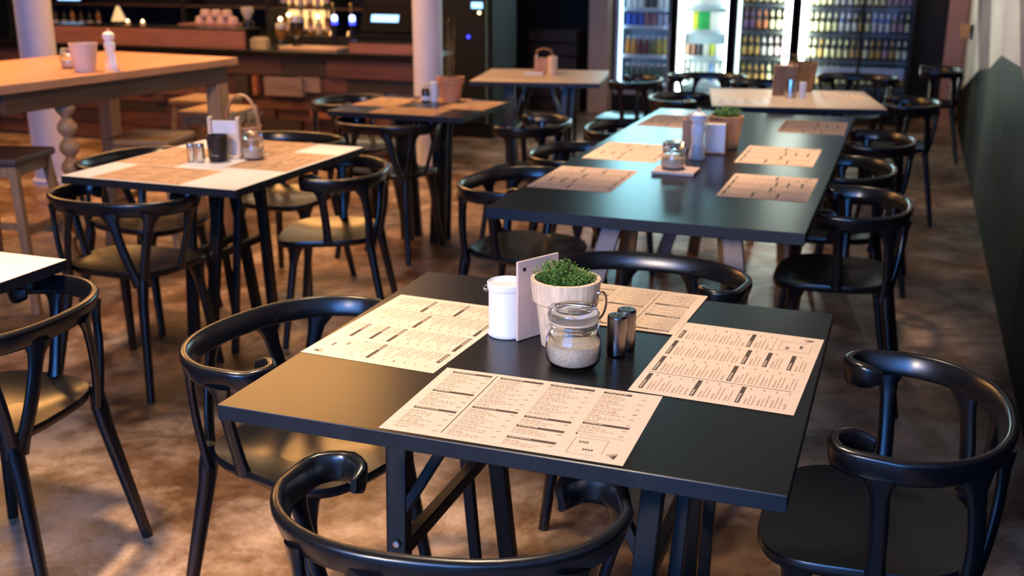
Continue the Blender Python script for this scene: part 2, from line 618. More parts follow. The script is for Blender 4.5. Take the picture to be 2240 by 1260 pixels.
def make_chair(label, loc, rz):
    t = thing('dining_chair', label, 'chair', loc, rz, 'black dining chairs')
    # rail
    b = MB()
    plan = rail_plan()
    k = len(plan)
    pts, ab, sides = [], [], []
    for i, (px, py) in enumerate(plan):
        pts.append(Vector((px, py, ZR)))
        e = min(i, k - 1 - i)
        s = {0: 0.5, 1: 0.9, 2: 1.04, 3: 1.05, 4: 1.03}.get(e, 1.0)
        p0, p1 = plan[max(i - 1, 0)], plan[min(i + 1, k - 1)]
        d = Vector((p1[0] - p0[0], p1[1] - p0[1], 0)).normalized()
        out = Vector((d.y, -d.x, 0))
        lean = 0.32 if e > 6 else 0.1
        sides.append((Vector((0, 0, 1)) + out * lean).normalized())
        ab.append((0.0265 * s, 0.0112 * s))
    b.sweep(pts, ab, sides, 16, 0.6)
    b.build('back_rail', M_CHAIR, t, sharp=60)
    # seat: dished rounded square
    b = MB()
    n, rings = 40, 6
    base = 0

    def edge(a):
        c, s = math.cos(a), math.sin(a)
        e = 0.62
        X = 0.212 * math.copysign(abs(c) ** e, c)
        Y = 0.196 * math.copysign(abs(s) ** e, s)
        X *= 1.0 + 0.06 * (Y / 0.196)
        return X, Y + 0.03
    b.v.append((0, 0.03, 0.412))
    for r in range(1, rings + 1):
        q = r / rings
        for j in range(n):
            X, Y = edge(2 * PI * j / n)
            z = 0.412 + 0.034 * q ** 2.6 - (0.016 * max(0, (Y - 0.03) / 0.196) ** 2 * q ** 3)
            b.v.append((X * q, 0.03 + (Y - 0.03) * q, z))
    for dz, q in ((-0.010, 1.02), (-0.024, 0.99), (-0.030, 0.9)):
        for j in range(n):
            X, Y = edge(2 * PI * j / n)
            b.v.append((X * q, 0.03 + (Y - 0.03) * q,
                        0.446 + dz - 0.016 * max(0, (Y - 0.03) / 0.196) ** 2))
    for j in range(n):
        b.f.append((0, 1 + j, 1 + (j + 1) % n))
    for r in range(rings + 2):
        for j in range(n):
            a0 = 1 + r * n + j
            a1 = 1 + r * n + (j + 1) % n
            b.f.append((a0, a0 + n, a1 + n, a1))
    b.f.append(tuple(1 + (rings + 2) * n + j for j in range(n)))
    b.mi = [0] * len(b.f)
    b.build('seat', M_CHAIR, t, sharp=60)
    # six spindles
    for sx in (-1, 1):
        for tt, bot, wa, kind in ((0.985, (0.205, 0.005, 0.432), 0.020, 'side'),
                                  (0.53, (0.166, -0.150, 0.398), 0.021, 'corner'),
                                  (0.17, (0.149, -0.157, 0.400), 0.021, 'mid')):
            p0 = rail_at(tt)
            if kind == 'side':
                p0 = Vector((0.266, 0.015, ZR - 0.012))
            p0.x *= sx
            p1 = Vector((bot[0] * sx, bot[1], bot[2]))
            b = MB()
            P, A, S = [], [], []
            for i in range(9):
                u = i / 8.0
                p = p0.lerp(p1, u)
                bulge = 0.010 * math.sin(PI * u)
                p.y -= bulge * (0.3 if kind == 'side' else 1.0)
                fl = max(0.0, 1 - u / 0.22) ** 2 * 1.0 + max(0.0, (u - 0.8) / 0.2) ** 2 * 0.7
                P.append(p)
                A.append((wa * (0.82 + fl * (1.0 if u < 0.5 else 0.35)), 0.0095 + 0.004 * fl))
                tang = Vector((p0.y * 1.0, -p0.x, 0))
                S.append(tang.normalized() if tang.length > 1e-4 else Vector((1, 0, 0)))
            b.sweep(P, A, S, 10, 0.85)
            b.build('spindle', M_CHAIR, t, sharp=60)
    # four legs
    for sx in (-1, 1):
        for front in (False, True):
            b = MB()
            if front:
                p0, p1 = Vector((0.165 * sx, 0.14, 0.425)), Vector((0.205 * sx, 0.195, 0.0))
            else:
                p0, p1 = Vector((0.152 * sx, -0.148, 0.428)), Vector((0.205 * sx, -0.225, 0.0))
            P, A = [], []
            for i in range(11):
                u = i / 10.0
                p = p0.lerp(p1, u)
                r = 0.0215 - 0.0075 * u + (0.026 if front else 0.006) * max(0, 1 - u / 0.22) ** 2
                if not front:
                    r *= min(1.0, 0.55 + u * 4.5)
                    p.x -= sx * -0.010 * max(0, 1 - u / 0.25) ** 2
                    p.z += 0.02 * max(0, 1 - u / 0.15)
                P.append(p)
                A.append((r, r * (0.8 + 0.1 * u)))
            b.sweep(P, A, Vector((1, -0.3 * sx, 0)), 12, 0.85)
            b.build('leg', M_CHAIR, t, sharp=60)
    return t


CH = [  # x, y, direction the sitter would face (degrees from +x), label
    (-0.13, 0.505, -12, 'black chair at the left edge of the near table with menus and potted herb'),
    (0.48, -0.075, 100, 'black chair in the front foreground, tucked under the near table, cut by the frame'),
    (1.125, 0.55, 180, 'black chair at the dark right end of the near table, blue sheen on rail'),
    (0.478, 1.225, 270, 'black chair behind the near table, just beyond the potted herb'),
    (-0.92, 0.40, 186, 'black chair with golden lit seat beside the bare white table corner'),
    (-1.50, 1.615, 90, 'black chair at the near side of the white table with brown menus'),
    (-1.03, 2.29, 200, 'black chair at the right side of the white table with brown menus'),
    (-1.59, 2.84, 270, 'black chair behind the white table, between it and the bar'),
    (-1.90, 2.20, 0, 'black chair at the left side of the white table, in its shade'),
    (-1.41, 3.54, 90, 'black chair at the near side of the table with terracotta pot'),
    (-1.99, 4.25, 0, 'black chair at the bar side of the table with terracotta pot'),
    (-0.73, 3.78, 180, 'black chair at the right side of the table with terracotta pot'),
    (-0.25, 2.32, -8, 'black chair nearest us on the left side of the long black table'),
    (-0.22, 3.00, 0, 'black chair in the middle of the left side of the long black table'),
    (-0.20, 3.78, 0, 'black chair farthest back on the left side of the long black table'),
    (-0.73, 5.98, 180, 'black chair with cool lit seat at right side of the pale wooden table'),
    (-0.18, 5.10, 0, 'black chair at the left end of the far pale table before the fridges'),
    (-0.28, 6.42, 275, 'black chair standing right before the bright white drinks fridge'),
    (0.22, 6.10, 270, 'black chair behind the far pale table, before the beer fridges'),
    (0.935, 2.36, 180, 'black chair nearest us on the right side of the long black table'),
    (0.87, 3.03, 180, 'black chair in the middle of the right side of the long black table'),
    (0.94, 3.82, 180, 'black chair farthest back on the right side of the long black table'),
    (1.07, 5.35, 180, 'black chair at the right end of the far pale table'),
    (0.74, 6.75, 260, 'black chair before the right-hand beer fridge, left of the wall'),
    (1.27, 7.55, 180, 'black chair against the bare pink end of the right wall'),
]
proto = None
for cx, cy, deg, lab in CH:
    rz = math.radians(deg - 90)
    if proto is None:
        proto = make_chair(lab, (cx, cy, 0), rz)
    else:
        dup(proto, (cx, cy, 0), rz, lab)

# ------------------------------------------------------------------ tables
TZ = 0.74


def table(name, label, x0, y0, w, d, top, rz=0.0, th=0.029, base='steel', cat='table', legs=(0.24, 0.24, 0.13)):
    t = thing(name, label, cat, (x0 + w / 2, y0 + d / 2, 0), rz)
    b = MB()
    W2, D2 = w / 2, d / 2
    b.m = 1
    b.box((0, 0, TZ - th / 2), (w, d, th))
    b.mi[-5] = 0                              # upper face carries the laminate
    b.build('tabletop', [top, M_EDGE], t, smooth=False, bevel=0.0016)
    if base == 'steel':
        for sx in (-1, 1):
            X = sx * (W2 - legs[0])
            # two legs leaning apart, joined by a crossing pair of braces and a low bar
            for sy in (-1, 1):
                b = MB()
                b.bar((X, sy * (D2 - legs[1]), TZ - th), (X + sx * -0.03, sy * (D2 - legs[2]), 0.0), 0.04, 0.032, (1, 0, 0))
                lg = b.build('leg', M_STEEL, t, smooth=False, bevel=0.003)
                b = MB()
                b.lathe([(0.0, 0), (0.008, 0), (0.007, 0.006), (0.0, 0.008)], n=10)
                q = b.build('bolt', M_BOLT, lg)
                q.rotation_euler = (PI / 2, 0, 0)
                q.location = (X - sx * 0.016, -0.0185 + sy * (D2 - legs[1] + (legs[1] - legs[2]) * 0.41), 0.42)
                b = MB()
                b.bar((X + sx * 0.045, sy * (D2 - legs[1] - 0.06), TZ - th), (X + sx * 0.02, sy * (D2 - legs[2] - 0.09), 0.0), 0.026, 0.022,
                      (1, 0, 0))
                b.build('inner_leg', M_STEEL, t, smooth=False, bevel=0.003)
            b = MB()
            b.bar((X + sx * -0.018, -(D2 - legs[1] + 0.04), 0.40), (X + sx * -0.018, (D2 - legs[1] + 0.04), 0.40), 0.026, 0.03, (1, 0, 0))
            b.build('cross_bar', M_STEEL, t, smooth=False, bevel=0.003)
        for sy in (-1, 1):
            for sx in (-1, 1):
                b = MB()
                b.bar((sx * (W2 - legs[0] - 0.01), sy * (D2 - legs[1] + (legs[1] - legs[2]) * 0.36), 0.46),
                      (sx * (W2 - legs[0]) * 0.4, sy * (D2 - legs[1]), TZ - th), 0.024, 0.02,
                      (0, 1, 0))
                b.build('brace', M_STEEL, t, smooth=False, bevel=0.003)
        b = MB()
        b.box((0, 0, TZ - th - 0.012), (w - 0.3, 0.05, 0.022))
        b.build('under_rail', M_STEEL, t, smooth=False)
    else:
        for Y in (-D2 + 0.46, D2 - 0.46):
            for sx, xa, xb in ((-1, -0.17, -0.37), (1, 0.21, 0.30)):
                b = MB()
                b.bar((xa, Y, TZ - th - 0.02), (xb, Y, 0.0), 0.065, 0.034, (1, 0, 0))
                b.build('leg', M_TRESTLE, t, smooth=False, bevel=0.003)
                b = MB()
                b.bar((xa + sx * -0.03, Y + 0.06, TZ - th - 0.02), (xb * 0.7, Y + 0.34, 0.0), 0.06, 0.034, (1, 0, 0))
                b.build('leg', M_OAK_D, t, smooth=False, bevel=0.003)
            b = MB()
            b.box((0.02, Y + 0.03, TZ - th - 0.025), (0.66, 0.10, 0.05))
            b.build('trestle_beam', M_OAK_D, t, smooth=False, bevel=0.003)
            b = MB()
            b.box((0.0, Y + 0.002, 0.30), (0.56, 0.03, 0.06))
            b.build('stretcher', M_OAK_D, t, smooth=False, bevel=0.003)
    return t


table('dining_table', 'black square table in the foreground set with four paper menus', 0.0, 0.0, 0.983, 0.907, M_TABLE)
table('dining_table', 'long black table on pale wooden trestles in the middle of the room', -0.13, 1.64, 0.985, 2.55,
      M_TABLE, th=0.036, base='wood')
table('dining_table', 'white table with brown menus left of the middle, near the bar', -1.755, 1.585, 0.735, 0.94,
      M_WHITE_TOP, legs=(0.30, 0.34, 0.24))
table('dining_table', 'bare white table of which one corner shows at the left frame edge', -1.86, -0.20, 0.932, 0.88,
      M_WHITE_TOP, legs=(0.30, 0.24, 0.13))
table('dining_table', 'black table with orange lit menus and a terracotta pot', -1.725, 3.475, 0.76, 0.73, M_TABLE,
      legs=(0.28, 0.335, 0.31))
table('dining_table', 'pale wooden table at the back beside the square pinkish pillar', -1.66, 5.12, 0.84, 0.85,
      M_PALE_WOOD_TOP, rz=math.radians(11))
table('dining_table', 'pale table at the back in front of the beer fridges', 0.02, 4.46, 0.91, 0.85,
      M_PALE_WOOD_TOP, rz=math.radians(11))


# ------------------------------------------------------------------ paper menus (printed columns, headings, box, logo)
def menu_mesh(rng):
    b = MB()
    W, H = 0.42, 0.297
    nx, ny = 14, 10
    for i in range(nx):
        for j in range(ny):
            P = []
            for a, c in ((i, j), (i + 1, j), (i + 1, j + 1), (i, j + 1)):
                u, v = a / nx, c / ny
                P.append(((u - .5) * W, (v - .5) * H, 0.0006))
            b.quad(P)
    b.m = 0
    z = 0.00085

    def rect(u0, v0, u1, v1, m, zz=z):
        b.m = m
        b.quad([((u0 - .5) * W, (v0 - .5) * H, zz), ((u1 - .5) * W, (v0 - .5) * H, zz),
                ((u1 - .5) * W, (v1 - .5) * H, zz), ((u0 - .5) * W, (v1 - .5) * H, zz)])

    cols = [(0.045, 0.235), (0.275, 0.475), (0.51, 0.71), (0.752, 0.945)]
    heads = [[0.955, 0.635, 0.36], [0.955, 0.475], [0.955, 0.45, 0.312, 0.155], [0.955, 0.48]]
    bottoms = [0.07, 0.05, 0.05, 0.34]
    for ci, (u0, u1) in enumerate(cols):
        hs = heads[ci]
        for hi, hv in enumerate(hs):
            e = u1 - (0.07 if (ci == 3 and hi == 0) else 0.0)
            rect(u0, hv - 0.028, e, hv, 1)
            # pale lettering strokes inside the heading bar
            x = u0 + 0.01
            nlet = rng.randint(6, 10)
            for _ in range(nlet):
                w_ = rng.uniform(0.004, 0.008)
                rect(x, hv - 0.018, x + w_, hv - 0.006, 0, z + 0.0002)
                x += w_ + 0.004
            lo = hs[hi + 1] + 0.03 if hi + 1 < len(hs) else bottoms[ci]
            v = hv - 0.052
            k = 0
            while v > lo:
                x = u0
                lim = u1 - 0.035 - (rng.uniform(0.0, 0.07) if k % 3 else rng.uniform(0.05, 0.11))
                head = (k % 3 == 0)
                while x < lim:
                    w_ = min(rng.uniform(0.008, 0.028), lim - x)
                    if w_ > 0.004:
                        rect(x, v - (0.011 if head else 0.0075), x + w_, v, 2)
                    x += w_ + 0.006
                if head:
                    rect(u1 - 0.022, v - 0.011, u1 - 0.003, v, 2)
                v -= 0.024 if k % 3 != 2 else 0.03
                k += 1
    # column rule, thin box with small print, logo wedge
    rect(0.2515, 0.06, 0.2555, 0.965, 1)
    for (u0, v0, u1, v1) in ((0.765, 0.06, 0.768, 0.27), (0.765, 0.267, 0.90, 0.27), (0.897, 0.10, 0.90, 0.27),
                             (0.765, 0.06, 0.88, 0.063), (0.77, 0.305, 0.95, 0.309)):
        rect(u0, v0, u1, v1, 2)
    for u in (0.79, 0.80, 0.81, 0.82):
        rect(u, 0.20, u + 0.006, 0.225, 1)
    for u in (0.82, 0.831, 0.842, 0.853):
        rect(u, 0.115, u + 0.008, 0.135, 1)
    rect(0.755, 0.30, 0.762, 0.325, 1)
    rect(0.925, 0.66, 0.945, 0.668, 1)
    b.m = 2
    b.quad([((0.915 - .5) * W, (0.10 - .5) * H, z), ((0.955 - .5) * W, (0.055 - .5) * H, z),
            ((0.96 - .5) * W, (0.135 - .5) * H, z)])
    b.m = 1
    b.quad([((0.935 - .5) * W, (0.08 - .5) * H, z + 1e-4), ((0.955 - .5) * W, (0.055 - .5) * H, z + 1e-4),
            ((0.96 - .5) * W, (0.115 - .5) * H, z + 1e-4)])
    return b


RNG = random.Random(5)
menu_o = None


def menu(cx, cy, rz, label, group, paper=None, scale=1.0, z=TZ):
    """rz 0: the sitter is on the -y side"""
    global menu_o
    if menu_o is None:
        menu_o = menu_mesh(RNG).build('paper_menu', [M_PAPER, M_INK, M_INK2], smooth=False)
        o = menu_o
        bm = bmesh.new()
        bm.from_mesh(o.data)
        for f in bm.faces:
            if f.normal.z < 0:
                f.normal_flip()
        bm.to_mesh(o.data)
        bm.free()
    else:
        o = menu_o.copy()
        COL.objects.link(o)
    if paper is not None:
        key = 'menu_' + paper.name
        if key not in bpy.data.meshes:
            me = menu_o.data.copy()
            me.name = key
            me.materials[0] = paper
        o.data = bpy.data.meshes[key]
    o.location = (cx, cy, z)
    o.rotation_euler = (0, 0, rz)
    o.scale = (scale, scale, 1)
    return tag(o, label, 'menu', group)


d2r = math.radians
G1 = 'menus on the near black table'
menu(0.521, 0.158, d2r(0.3), 'paper menu at the front edge of the near black table', G1)
menu(0.821, 0.518, d2r(87.5), 'paper menu at the right edge of the near black table', G1)
menu(0.160, 0.485, d2r(-93), 'paper menu at the left edge of the near black table', G1)
menu(0.482, 0.800, d2r(177), 'paper menu behind the potted herb on the near black table', G1, z=TZ + 0.0008)
G2 = 'menus on the long black table'
menu(0.031, 2.20, d2r(-90), 'paper menu nearest us on the left side of the long black table', G2)
menu(0.052, 2.81, d2r(-90), 'second paper menu from the front, left side of the long black table', G2)
menu(0.045, 3.74, d2r(-91), 'third paper menu from the front, left side of the long black table', G2)
menu(0.672, 2.28, d2r(90), 'paper menu nearest us on the right side of the long black table', G2)
menu(0.632, 2.93, d2r(90), 'second paper menu from the front, right side of the long black table', G2)
menu(0.690, 3.78, d2r(91), 'third paper menu from the front, right side of the long black table', G2)
G3 = 'menus on the white table'
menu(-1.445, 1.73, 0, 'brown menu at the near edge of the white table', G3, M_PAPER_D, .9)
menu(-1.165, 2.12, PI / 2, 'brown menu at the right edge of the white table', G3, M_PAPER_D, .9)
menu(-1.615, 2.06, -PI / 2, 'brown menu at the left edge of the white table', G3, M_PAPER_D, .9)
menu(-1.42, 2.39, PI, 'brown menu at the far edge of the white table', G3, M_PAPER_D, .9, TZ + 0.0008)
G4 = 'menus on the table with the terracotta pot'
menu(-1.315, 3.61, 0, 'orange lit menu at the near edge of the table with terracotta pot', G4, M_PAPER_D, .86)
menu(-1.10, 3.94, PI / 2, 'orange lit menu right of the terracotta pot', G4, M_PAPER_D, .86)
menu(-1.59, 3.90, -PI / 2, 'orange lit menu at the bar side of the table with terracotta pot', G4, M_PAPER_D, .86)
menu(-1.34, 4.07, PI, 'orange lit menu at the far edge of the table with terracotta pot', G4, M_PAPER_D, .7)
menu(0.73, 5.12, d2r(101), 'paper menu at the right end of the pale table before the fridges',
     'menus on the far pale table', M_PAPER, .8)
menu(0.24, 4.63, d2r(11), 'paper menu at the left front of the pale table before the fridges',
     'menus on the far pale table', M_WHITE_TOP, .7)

# ------------------------------------------------------------------ things on the near table
RND = random.Random(11)
# white enamel can with small wire ears
t = thing('storage_can', 'white enamel can with wire handle on the near black table', 'can', (0.350, 0.530, TZ))
b = MB()
b.lathe([(0.0395, 0), (0.041, 0.002), (0.041, 0.008), (0.0385, 0.012), (0.0385, 0.097), (0.0405, 0.099),
         (0.0415, 0.105), (0.0415, 0.113), (0.0395, 0.1145), (0.038, 0.109), (0.0, 0.108)], n=40)
b.build('body', M_WPAINT, t)
for sx in (-1,):
    b = MB()
    b.torus((sx * 0.046, 0, 0.095), 0.006, 0.0013, 'Y', 16, 6)
    b.build('ear', M_CHROME, t)
b = MB()
P = []
for i in range(25):
    a = PI * i / 24
    P.append((0.049 * math.cos(a), 0.049 * math.sin(a), 0.093 - 0.012 * math.sin(a)))
b.tube(P, 0.0012, 6)
b.build('handle', M_CHROME, t)

# upright wooden menu board
t = thing('menu_board', 'upright pinkish wooden board with drilled holes beside the white can', 'board',
          (0.412, 0.543, TZ), math.radians(62))
b = MB()
n = 14
W, H, T = 0.115, 0.168, 0.006
b.box((0, 0, H / 2), (W, T, H))
brd = b.build('panel', M_BOARD, t, smooth=False, bevel=0.001)
for hx in (-0.040, 0.022, 0.042):
    b = MB()
    b.lathe([(0, -0.0036), (0.0042, -0.0036), (0.0042, 0.0036), (0, 0.0036)], n=14)
    q = b.build('peg_hole', M_BLACKCUP, brd)
    q.rotation_euler = (PI / 2, 0, 0)
    q.location = (hx, 0, 0.150)

# wooden pail with thyme
t = thing('potted_herb', 'green thyme in a pale wooden pail on the near black table', 'potted plant', (0.481, 0.515, TZ))
t.scale = (0.96, 0.96, 1.02)
b = MB()
b.lathe([(0.050, 0), (0.0615, 0.088), (0.0655, 0.0895), (0.0695, 0.093), (0.0735, 0.128), (0.0735, 0.136), (0.0655, 0.137),
         (0.063, 0.122), (0.0, 0.121)], n=48)
pail = b.build('pail', M_PAIL, t)
b = MB()
b.lathe([(0.0, 0.1225), (0.0625, 0.1225), (0.062, 0.1235), (0.0, 0.126)], n=32)
b.build('soil', M_SOIL, t)
b = MB()
for i in range(230):
    a, r = RND.uniform(0, 2 * PI), 0.053 * math.sqrt(RND.random())
    x0, y0 = r * math.cos(a), r * math.sin(a)
    h = RND.uniform(0.016, 0.033) * (1.25 - 0.55 * r / 0.056) + (0.012 if x0 < 0.0 else 0)
    lx, ly = x0 * RND.uniform(0.05, 0.25) + RND.uniform(-.006, .006), y0 * 0.2 + RND.uniform(-.006, .006)
    p0, p1 = Vector((x0, y0, 0.122)), Vector((x0 + lx, y0 + ly, 0.122 + h))
    b.tube([p0, p1], [0.0007, 0.0004], 4)
    k = 8
    for q in range(k):
        p = p0.lerp(p1, 0.25 + 0.75 * q / (k - 1))
        aa = RND.uniform(0, 2 * PI)
        for s in (0, PI):
            d = Vector((math.cos(aa + s), math.sin(aa + s), RND.uniform(0.1, 0.9))).normalized()
            L = RND.uniform(0.004, 0.0075)
            w = Vector((-d.y, d.x, 0)).normalized() * L * 0.3
            b.quad([p, p + d * L * .5 + w, p + d * L, p + d * L * .5 - w])
b.build('foliage', M_LEAF, t, smooth=False)
for s in (1,):
    b = MB()
    b.lathe([(0.0, 0), (0.0045, 0), (0.0045, 0.006), (0.0, 0.007)], n=12)
    q = b.build('rivet', M_CHROME, t)
    q.location = (0.0712, -0.008, 0.115)
    q.rotation_euler = (0, PI / 2, -0.1)
b = MB()
P = []
for i in range(21):
    a = -PI / 2 + 2 * PI * i / 20 * 0.86
    P.append((0.079 + 0.006 * math.sin(i * 0.3), -0.008 + 0.022 * math.cos(a), 0.090 + 0.027 * -math.sin(a)))
b.tube(P, 0.0024, 8)
b.build('cord_handle', M_LEATHER, t)

# swing-top jar of brown sugar


def make_jar(label, loc, s=1.0):
    t = thing('sugar_jar', label, 'jar', loc)
    t.scale = (s, s, s)
    b = MB()
    out = [(0.036, 0.0), (0.046, 0.003), (0.0525, 0.014), (0.054, 0.035), (0.0525, 0.055), (0.047, 0.068), (0.0455, 0.074),
           (0.0475, 0.077), (0.0475, 0.082), (0.0455, 0.086), (0.0455, 0.089)]
    inn = [(0.0425, 0.089), (0.0425, 0.072), (0.0495, 0.055), (0.0508, 0.035), (0.0492, 0.015), (0.043, 0.006), (0.0, 0.005)]
    b.lathe([(0.0, 0.0)] + out + inn, n=40)
    b.build('glass_body', M_GLASS, t, sharp=60)
    b = MB()
    b.lathe([(0.0, 0.0058), (0.0425, 0.0068), (0.0487, 0.0155), (0.0503, 0.035), (0.0500, 0.046), (0.03, 0.050), (0.0, 0.0525)],
            n=40)
    b.build('sugar', M_SUGAR, t)
    b = MB()
    b.lathe([(0.0435, 0.0895), (0.0478, 0.0895), (0.0478, 0.0925), (0.0435, 0.0925), (0.0435, 0.0895)], n=40, close=False)
    b.build('seal_ring', M_RUBBER, t)
    b = MB()
    b.lathe([(0.0, 0.0930), (0.0465, 0.0930), (0.0478, 0.096), (0.0472, 0.106), (0.0455, 0.112), (0.042, 0.1155), (0.038, 0.1165),
             (0.036, 0.1145), (0.0, 0.1125)], n=40)
    b.build('glass_lid', M_GLASS, t, sharp=60)
    b = MB()
    b.torus((0, 0, 0.0795), 0.0486, 0.0012, 'Z', 40, 6)
    b.tube([(-0.030, -0.039, 0.0795), (-0.030, -0.043, 0.066), (-0.020, -0.050, 0.060), (-0.013, -0.052, 0.064)], 0.0012, 6)
    b.tube([(-0.048, 0.0, 0.080), (-0.052, 0, 0.094), (-0.050, 0, 0.112), (-0.040, 0, 0.1195), (0.040, 0, 0.1195), (0.050, 0, 0.112), (0.052, 0, 0.094),
            (0.048, 0, 0.080)], 0.0011, 6)
    b.tube([(-0.030, -0.0395, 0.086), (0.0, -0.0495, 0.080), (0.030, -0.0395, 0.076)], 0.0012, 6)
    b.build('wire_clip', M_CHROME, t)
    return t


jar = make_jar('swing-top glass jar of brown sugar before the wooden pail, near black table', (0.532, 0.405, TZ), 1.0)

# steel shakers


def make_shaker(label, loc, m=M_DSTEEL, r=0.0195, h=0.082, group='steel shakers'):
    t = thing('shaker', label, 'shaker', loc, 0, group)
    b = MB()
    b.lathe([(r * .9, 0), (r, 0.002), (r, h - 0.006), (r * .97, h - 0.002), (r * .86, h), (0, h)], n=28)
    b.build('body', m, t)
    b = MB()
    for i in range(5):
        a = 2 * PI * i / 5
        b.lathe([(0, h + 0.0002), (0.0016, h + 0.0002), (0.0016, h + 0.0006), (0, h + 0.0006)],
                (0.007 * math.cos(a), 0.007 * math.sin(a), 0), 8)
    b.build('pour_hole', M_BLACKCUP, t)
    return t


make_shaker('steel shaker standing in front of its twin on the near table', (0.596, 0.490, TZ))
make_shaker('steel shaker standing half hidden behind its twin, near table', (0.604, 0.533, TZ))

# ------------------------------------------------------------------ long black table
jar2 = dup(jar, (0.302, 2.545, TZ), 0, 'glass sugar jar on a small board, long black table')
jar2.scale = (0.86, 0.86, 0.86)
jar2.location.z = TZ + 0.012
b = MB()
b.box((0, 0, 0.006), (0.155, 0.13, 0.012))
tag(b.build('serving_board', M_BOARD, smooth=False, bevel=0.002, loc=(0.315, 2.43, TZ)),
    'small pink wooden board under the jar, long black table', 'board')
jar2.location = (0.302, 2.442, TZ + 0.012)


def pepper_mill(label, loc, m=M_WPAINT, s=1.0):
    t = thing('pepper_mill', label, 'pepper mill', loc)
    t.scale = (s, s, s)
    b = MB()
    b.lathe([(0.026, 0), (0.028, 0.006), (0.026, 0.02), (0.020, 0.05), (0.019, 0.07), (0.024, 0.10), (0.022, 0.112), (0.015, 0.118)],
            n=28)
    b.build('body', m, t)
    b = MB()
    b.lathe([(0.015, 0.118), (0.021, 0.122), (0.0255, 0.134), (0.0235, 0.147), (0.014, 0.154), (0.006, 0.156), (0.0, 0.156)], n=28)
    b.build('head', m, t)
    b = MB()
    b.lathe([(0.0, 0.155), (0.004, 0.156), (0.0055, 0.161), (0.005, 0.166), (0.0, 0.168)], n=14)
    b.build('knob', M_PAIL, t)
    return t


pepper_mill('tall white pepper mill on the long black table', (0.335, 2.735, TZ), s=1.18)
t = thing('napkin_holder', 'white napkin stack beside the pepper mill, long black table', 'napkins', (0.378, 2.90, TZ), 0.1)
b = MB()
b.box((0, 0, 0.004), (0.085, 0.07, 0.008))
b.build('base', M_BASKET, t, smooth=False, bevel=0.002)
for sx in (-1, 1):
    b = MB()
    b.box((0, sx * 0.030, 0.062), (0.08, 0.006, 0.118))
    b.build('side_panel', M_BASKET if sx > 0 else M_WPAINT, t, smooth=False, bevel=0.002)
for k in range(4):
    b = MB()
    b.box((0, -0.018 + 0.012 * k, 0.063), (0.074, 0.009, 0.108))
    b.build('napkin', M_WHITE_TOP, t, smooth=False, bevel=0.002)


def potted(label, loc, s, potm, leafm, tall=0.0, n=120, name='potted_plant', collar=True):
    t = thing(name, label, 'potted plant', loc)
    t.scale = (s, s, s)
    b = MB()
    if collar:
        b.lathe([(0.047, 0), (0.060, 0.085), (0.068, 0.086), (0.070, 0.116), (0.063, 0.117), (0.061, 0.1), (0, 0.1)], n=32)
    else:
        b.lathe([(0.050, 0), (0.068, 0.125), (0.062, 0.126), (0.060, 0.108), (0, 0.108)], n=32)
    b.build('pot', potm, t)
    b = MB()
    b.lathe([(0, 0.1085), (0.058, 0.1085), (0, 0.111)], n=24)
    b.build('soil', M_SOIL, t)
    b = MB()
    r_ = random.Random(int(loc[0] * 977) + 3)
    for i in range(n):
        a, r = r_.uniform(0, 2 * PI), 0.05 * math.sqrt(r_.random()) * (0.45 if tall else 1)
        p0 = Vector((r * math.cos(a), r * math.sin(a), 0.108))
        h = r_.uniform(0.5, 1) * tall if tall else r_.uniform(0.02, 0.05)
        p1 = p0 + Vector((r_.uniform(-.5, .5) * 0.04, r_.uniform(-.5, .5) * 0.04, h))
        b.tube([p0, p0.lerp(p1, .5), p1], [0.0012, 0.0009, 0.0004], 4)
        for q in range(4):
            p = p0.lerp(p1, 0.3 + 0.7 * q / 3)
            aa = r_.uniform(0, 2 * PI)
            d = Vector((math.cos(aa), math.sin(aa), 0.5)).normalized()
            L = r_.uniform(0.008, 0.014)
            w = Vector((-d.y, d.x, 0)).normalized() * L * 0.3
            b.quad([p, p + d * L * .5 + w, p + d * L, p + d * L * .5 - w])
    b.build('foliage', leafm, t, smooth=False)
    return t


potted('small wooden pail with green plant on the long black table', (0.392, 3.06, TZ), 1.05, M_BASKET, M_LEAF, collar=False)
t = thing('cutlery_caddy', 'small wooden caddy behind the pepper mill, long black table', 'caddy', (0.266, 3.00, TZ), 0.1)
b = MB()
for sx in (-1, 1):
    b.box((sx * 0.036, 0, 0.06), (0.007, 0.075, 0.12))
    b.box((0, sx * 0.036, 0.06), (0.066, 0.007, 0.12))
b.box((0, 0, 0.004), (0.075, 0.075, 0.008))
b.build('box', M_BASKET, t, smooth=False, bevel=0.001)
for k in range(5):
    b = MB()
    b.box((-0.024 + 0.012 * k, (-1) ** k * 0.008, 0.075), (0.006, 0.016, 0.13 + 0.01 * (k % 3)))
    b.build('handle', M_PAIL, t, smooth=False, bevel=0.001)

# ------------------------------------------------------------------ white table left
make_shaker('silver shaker at the left of the pair on the white table', (-1.480, 1.984, TZ), M_CHROME, 0.0165, 0.072)
make_shaker('silver shaker beside the black cup on the white table', (-1.443, 1.990, TZ), M_CHROME, 0.0165, 0.072)
t = thing('cup', 'black enamel cup with thin side handle on the white table', 'cup', (-1.394, 2.035, TZ), 0.9)
b = MB()
b.lathe([(0.032, 0), (0.034, 0.002), (0.042, 0.096), (0.043, 0.100), (0.040, 0.100), (0.032, 0.006), (0, 0.005)], n=32)
b.build('body', M_BLACKCUP, t)
b = MB()
b.tube([(-0.038, -0.014, 0.094), (-0.042, -0.026, 0.06), (-0.034, -0.036, 0.03), (-0.012, -0.042, 0.026)], 0.0018, 6)
b.build('handle', M_CHROME, t)
t = thing('menu_stand', 'pale wooden card stand behind the black cup, white table', 'stand', (-1.405, 2.105, TZ), 0.25)
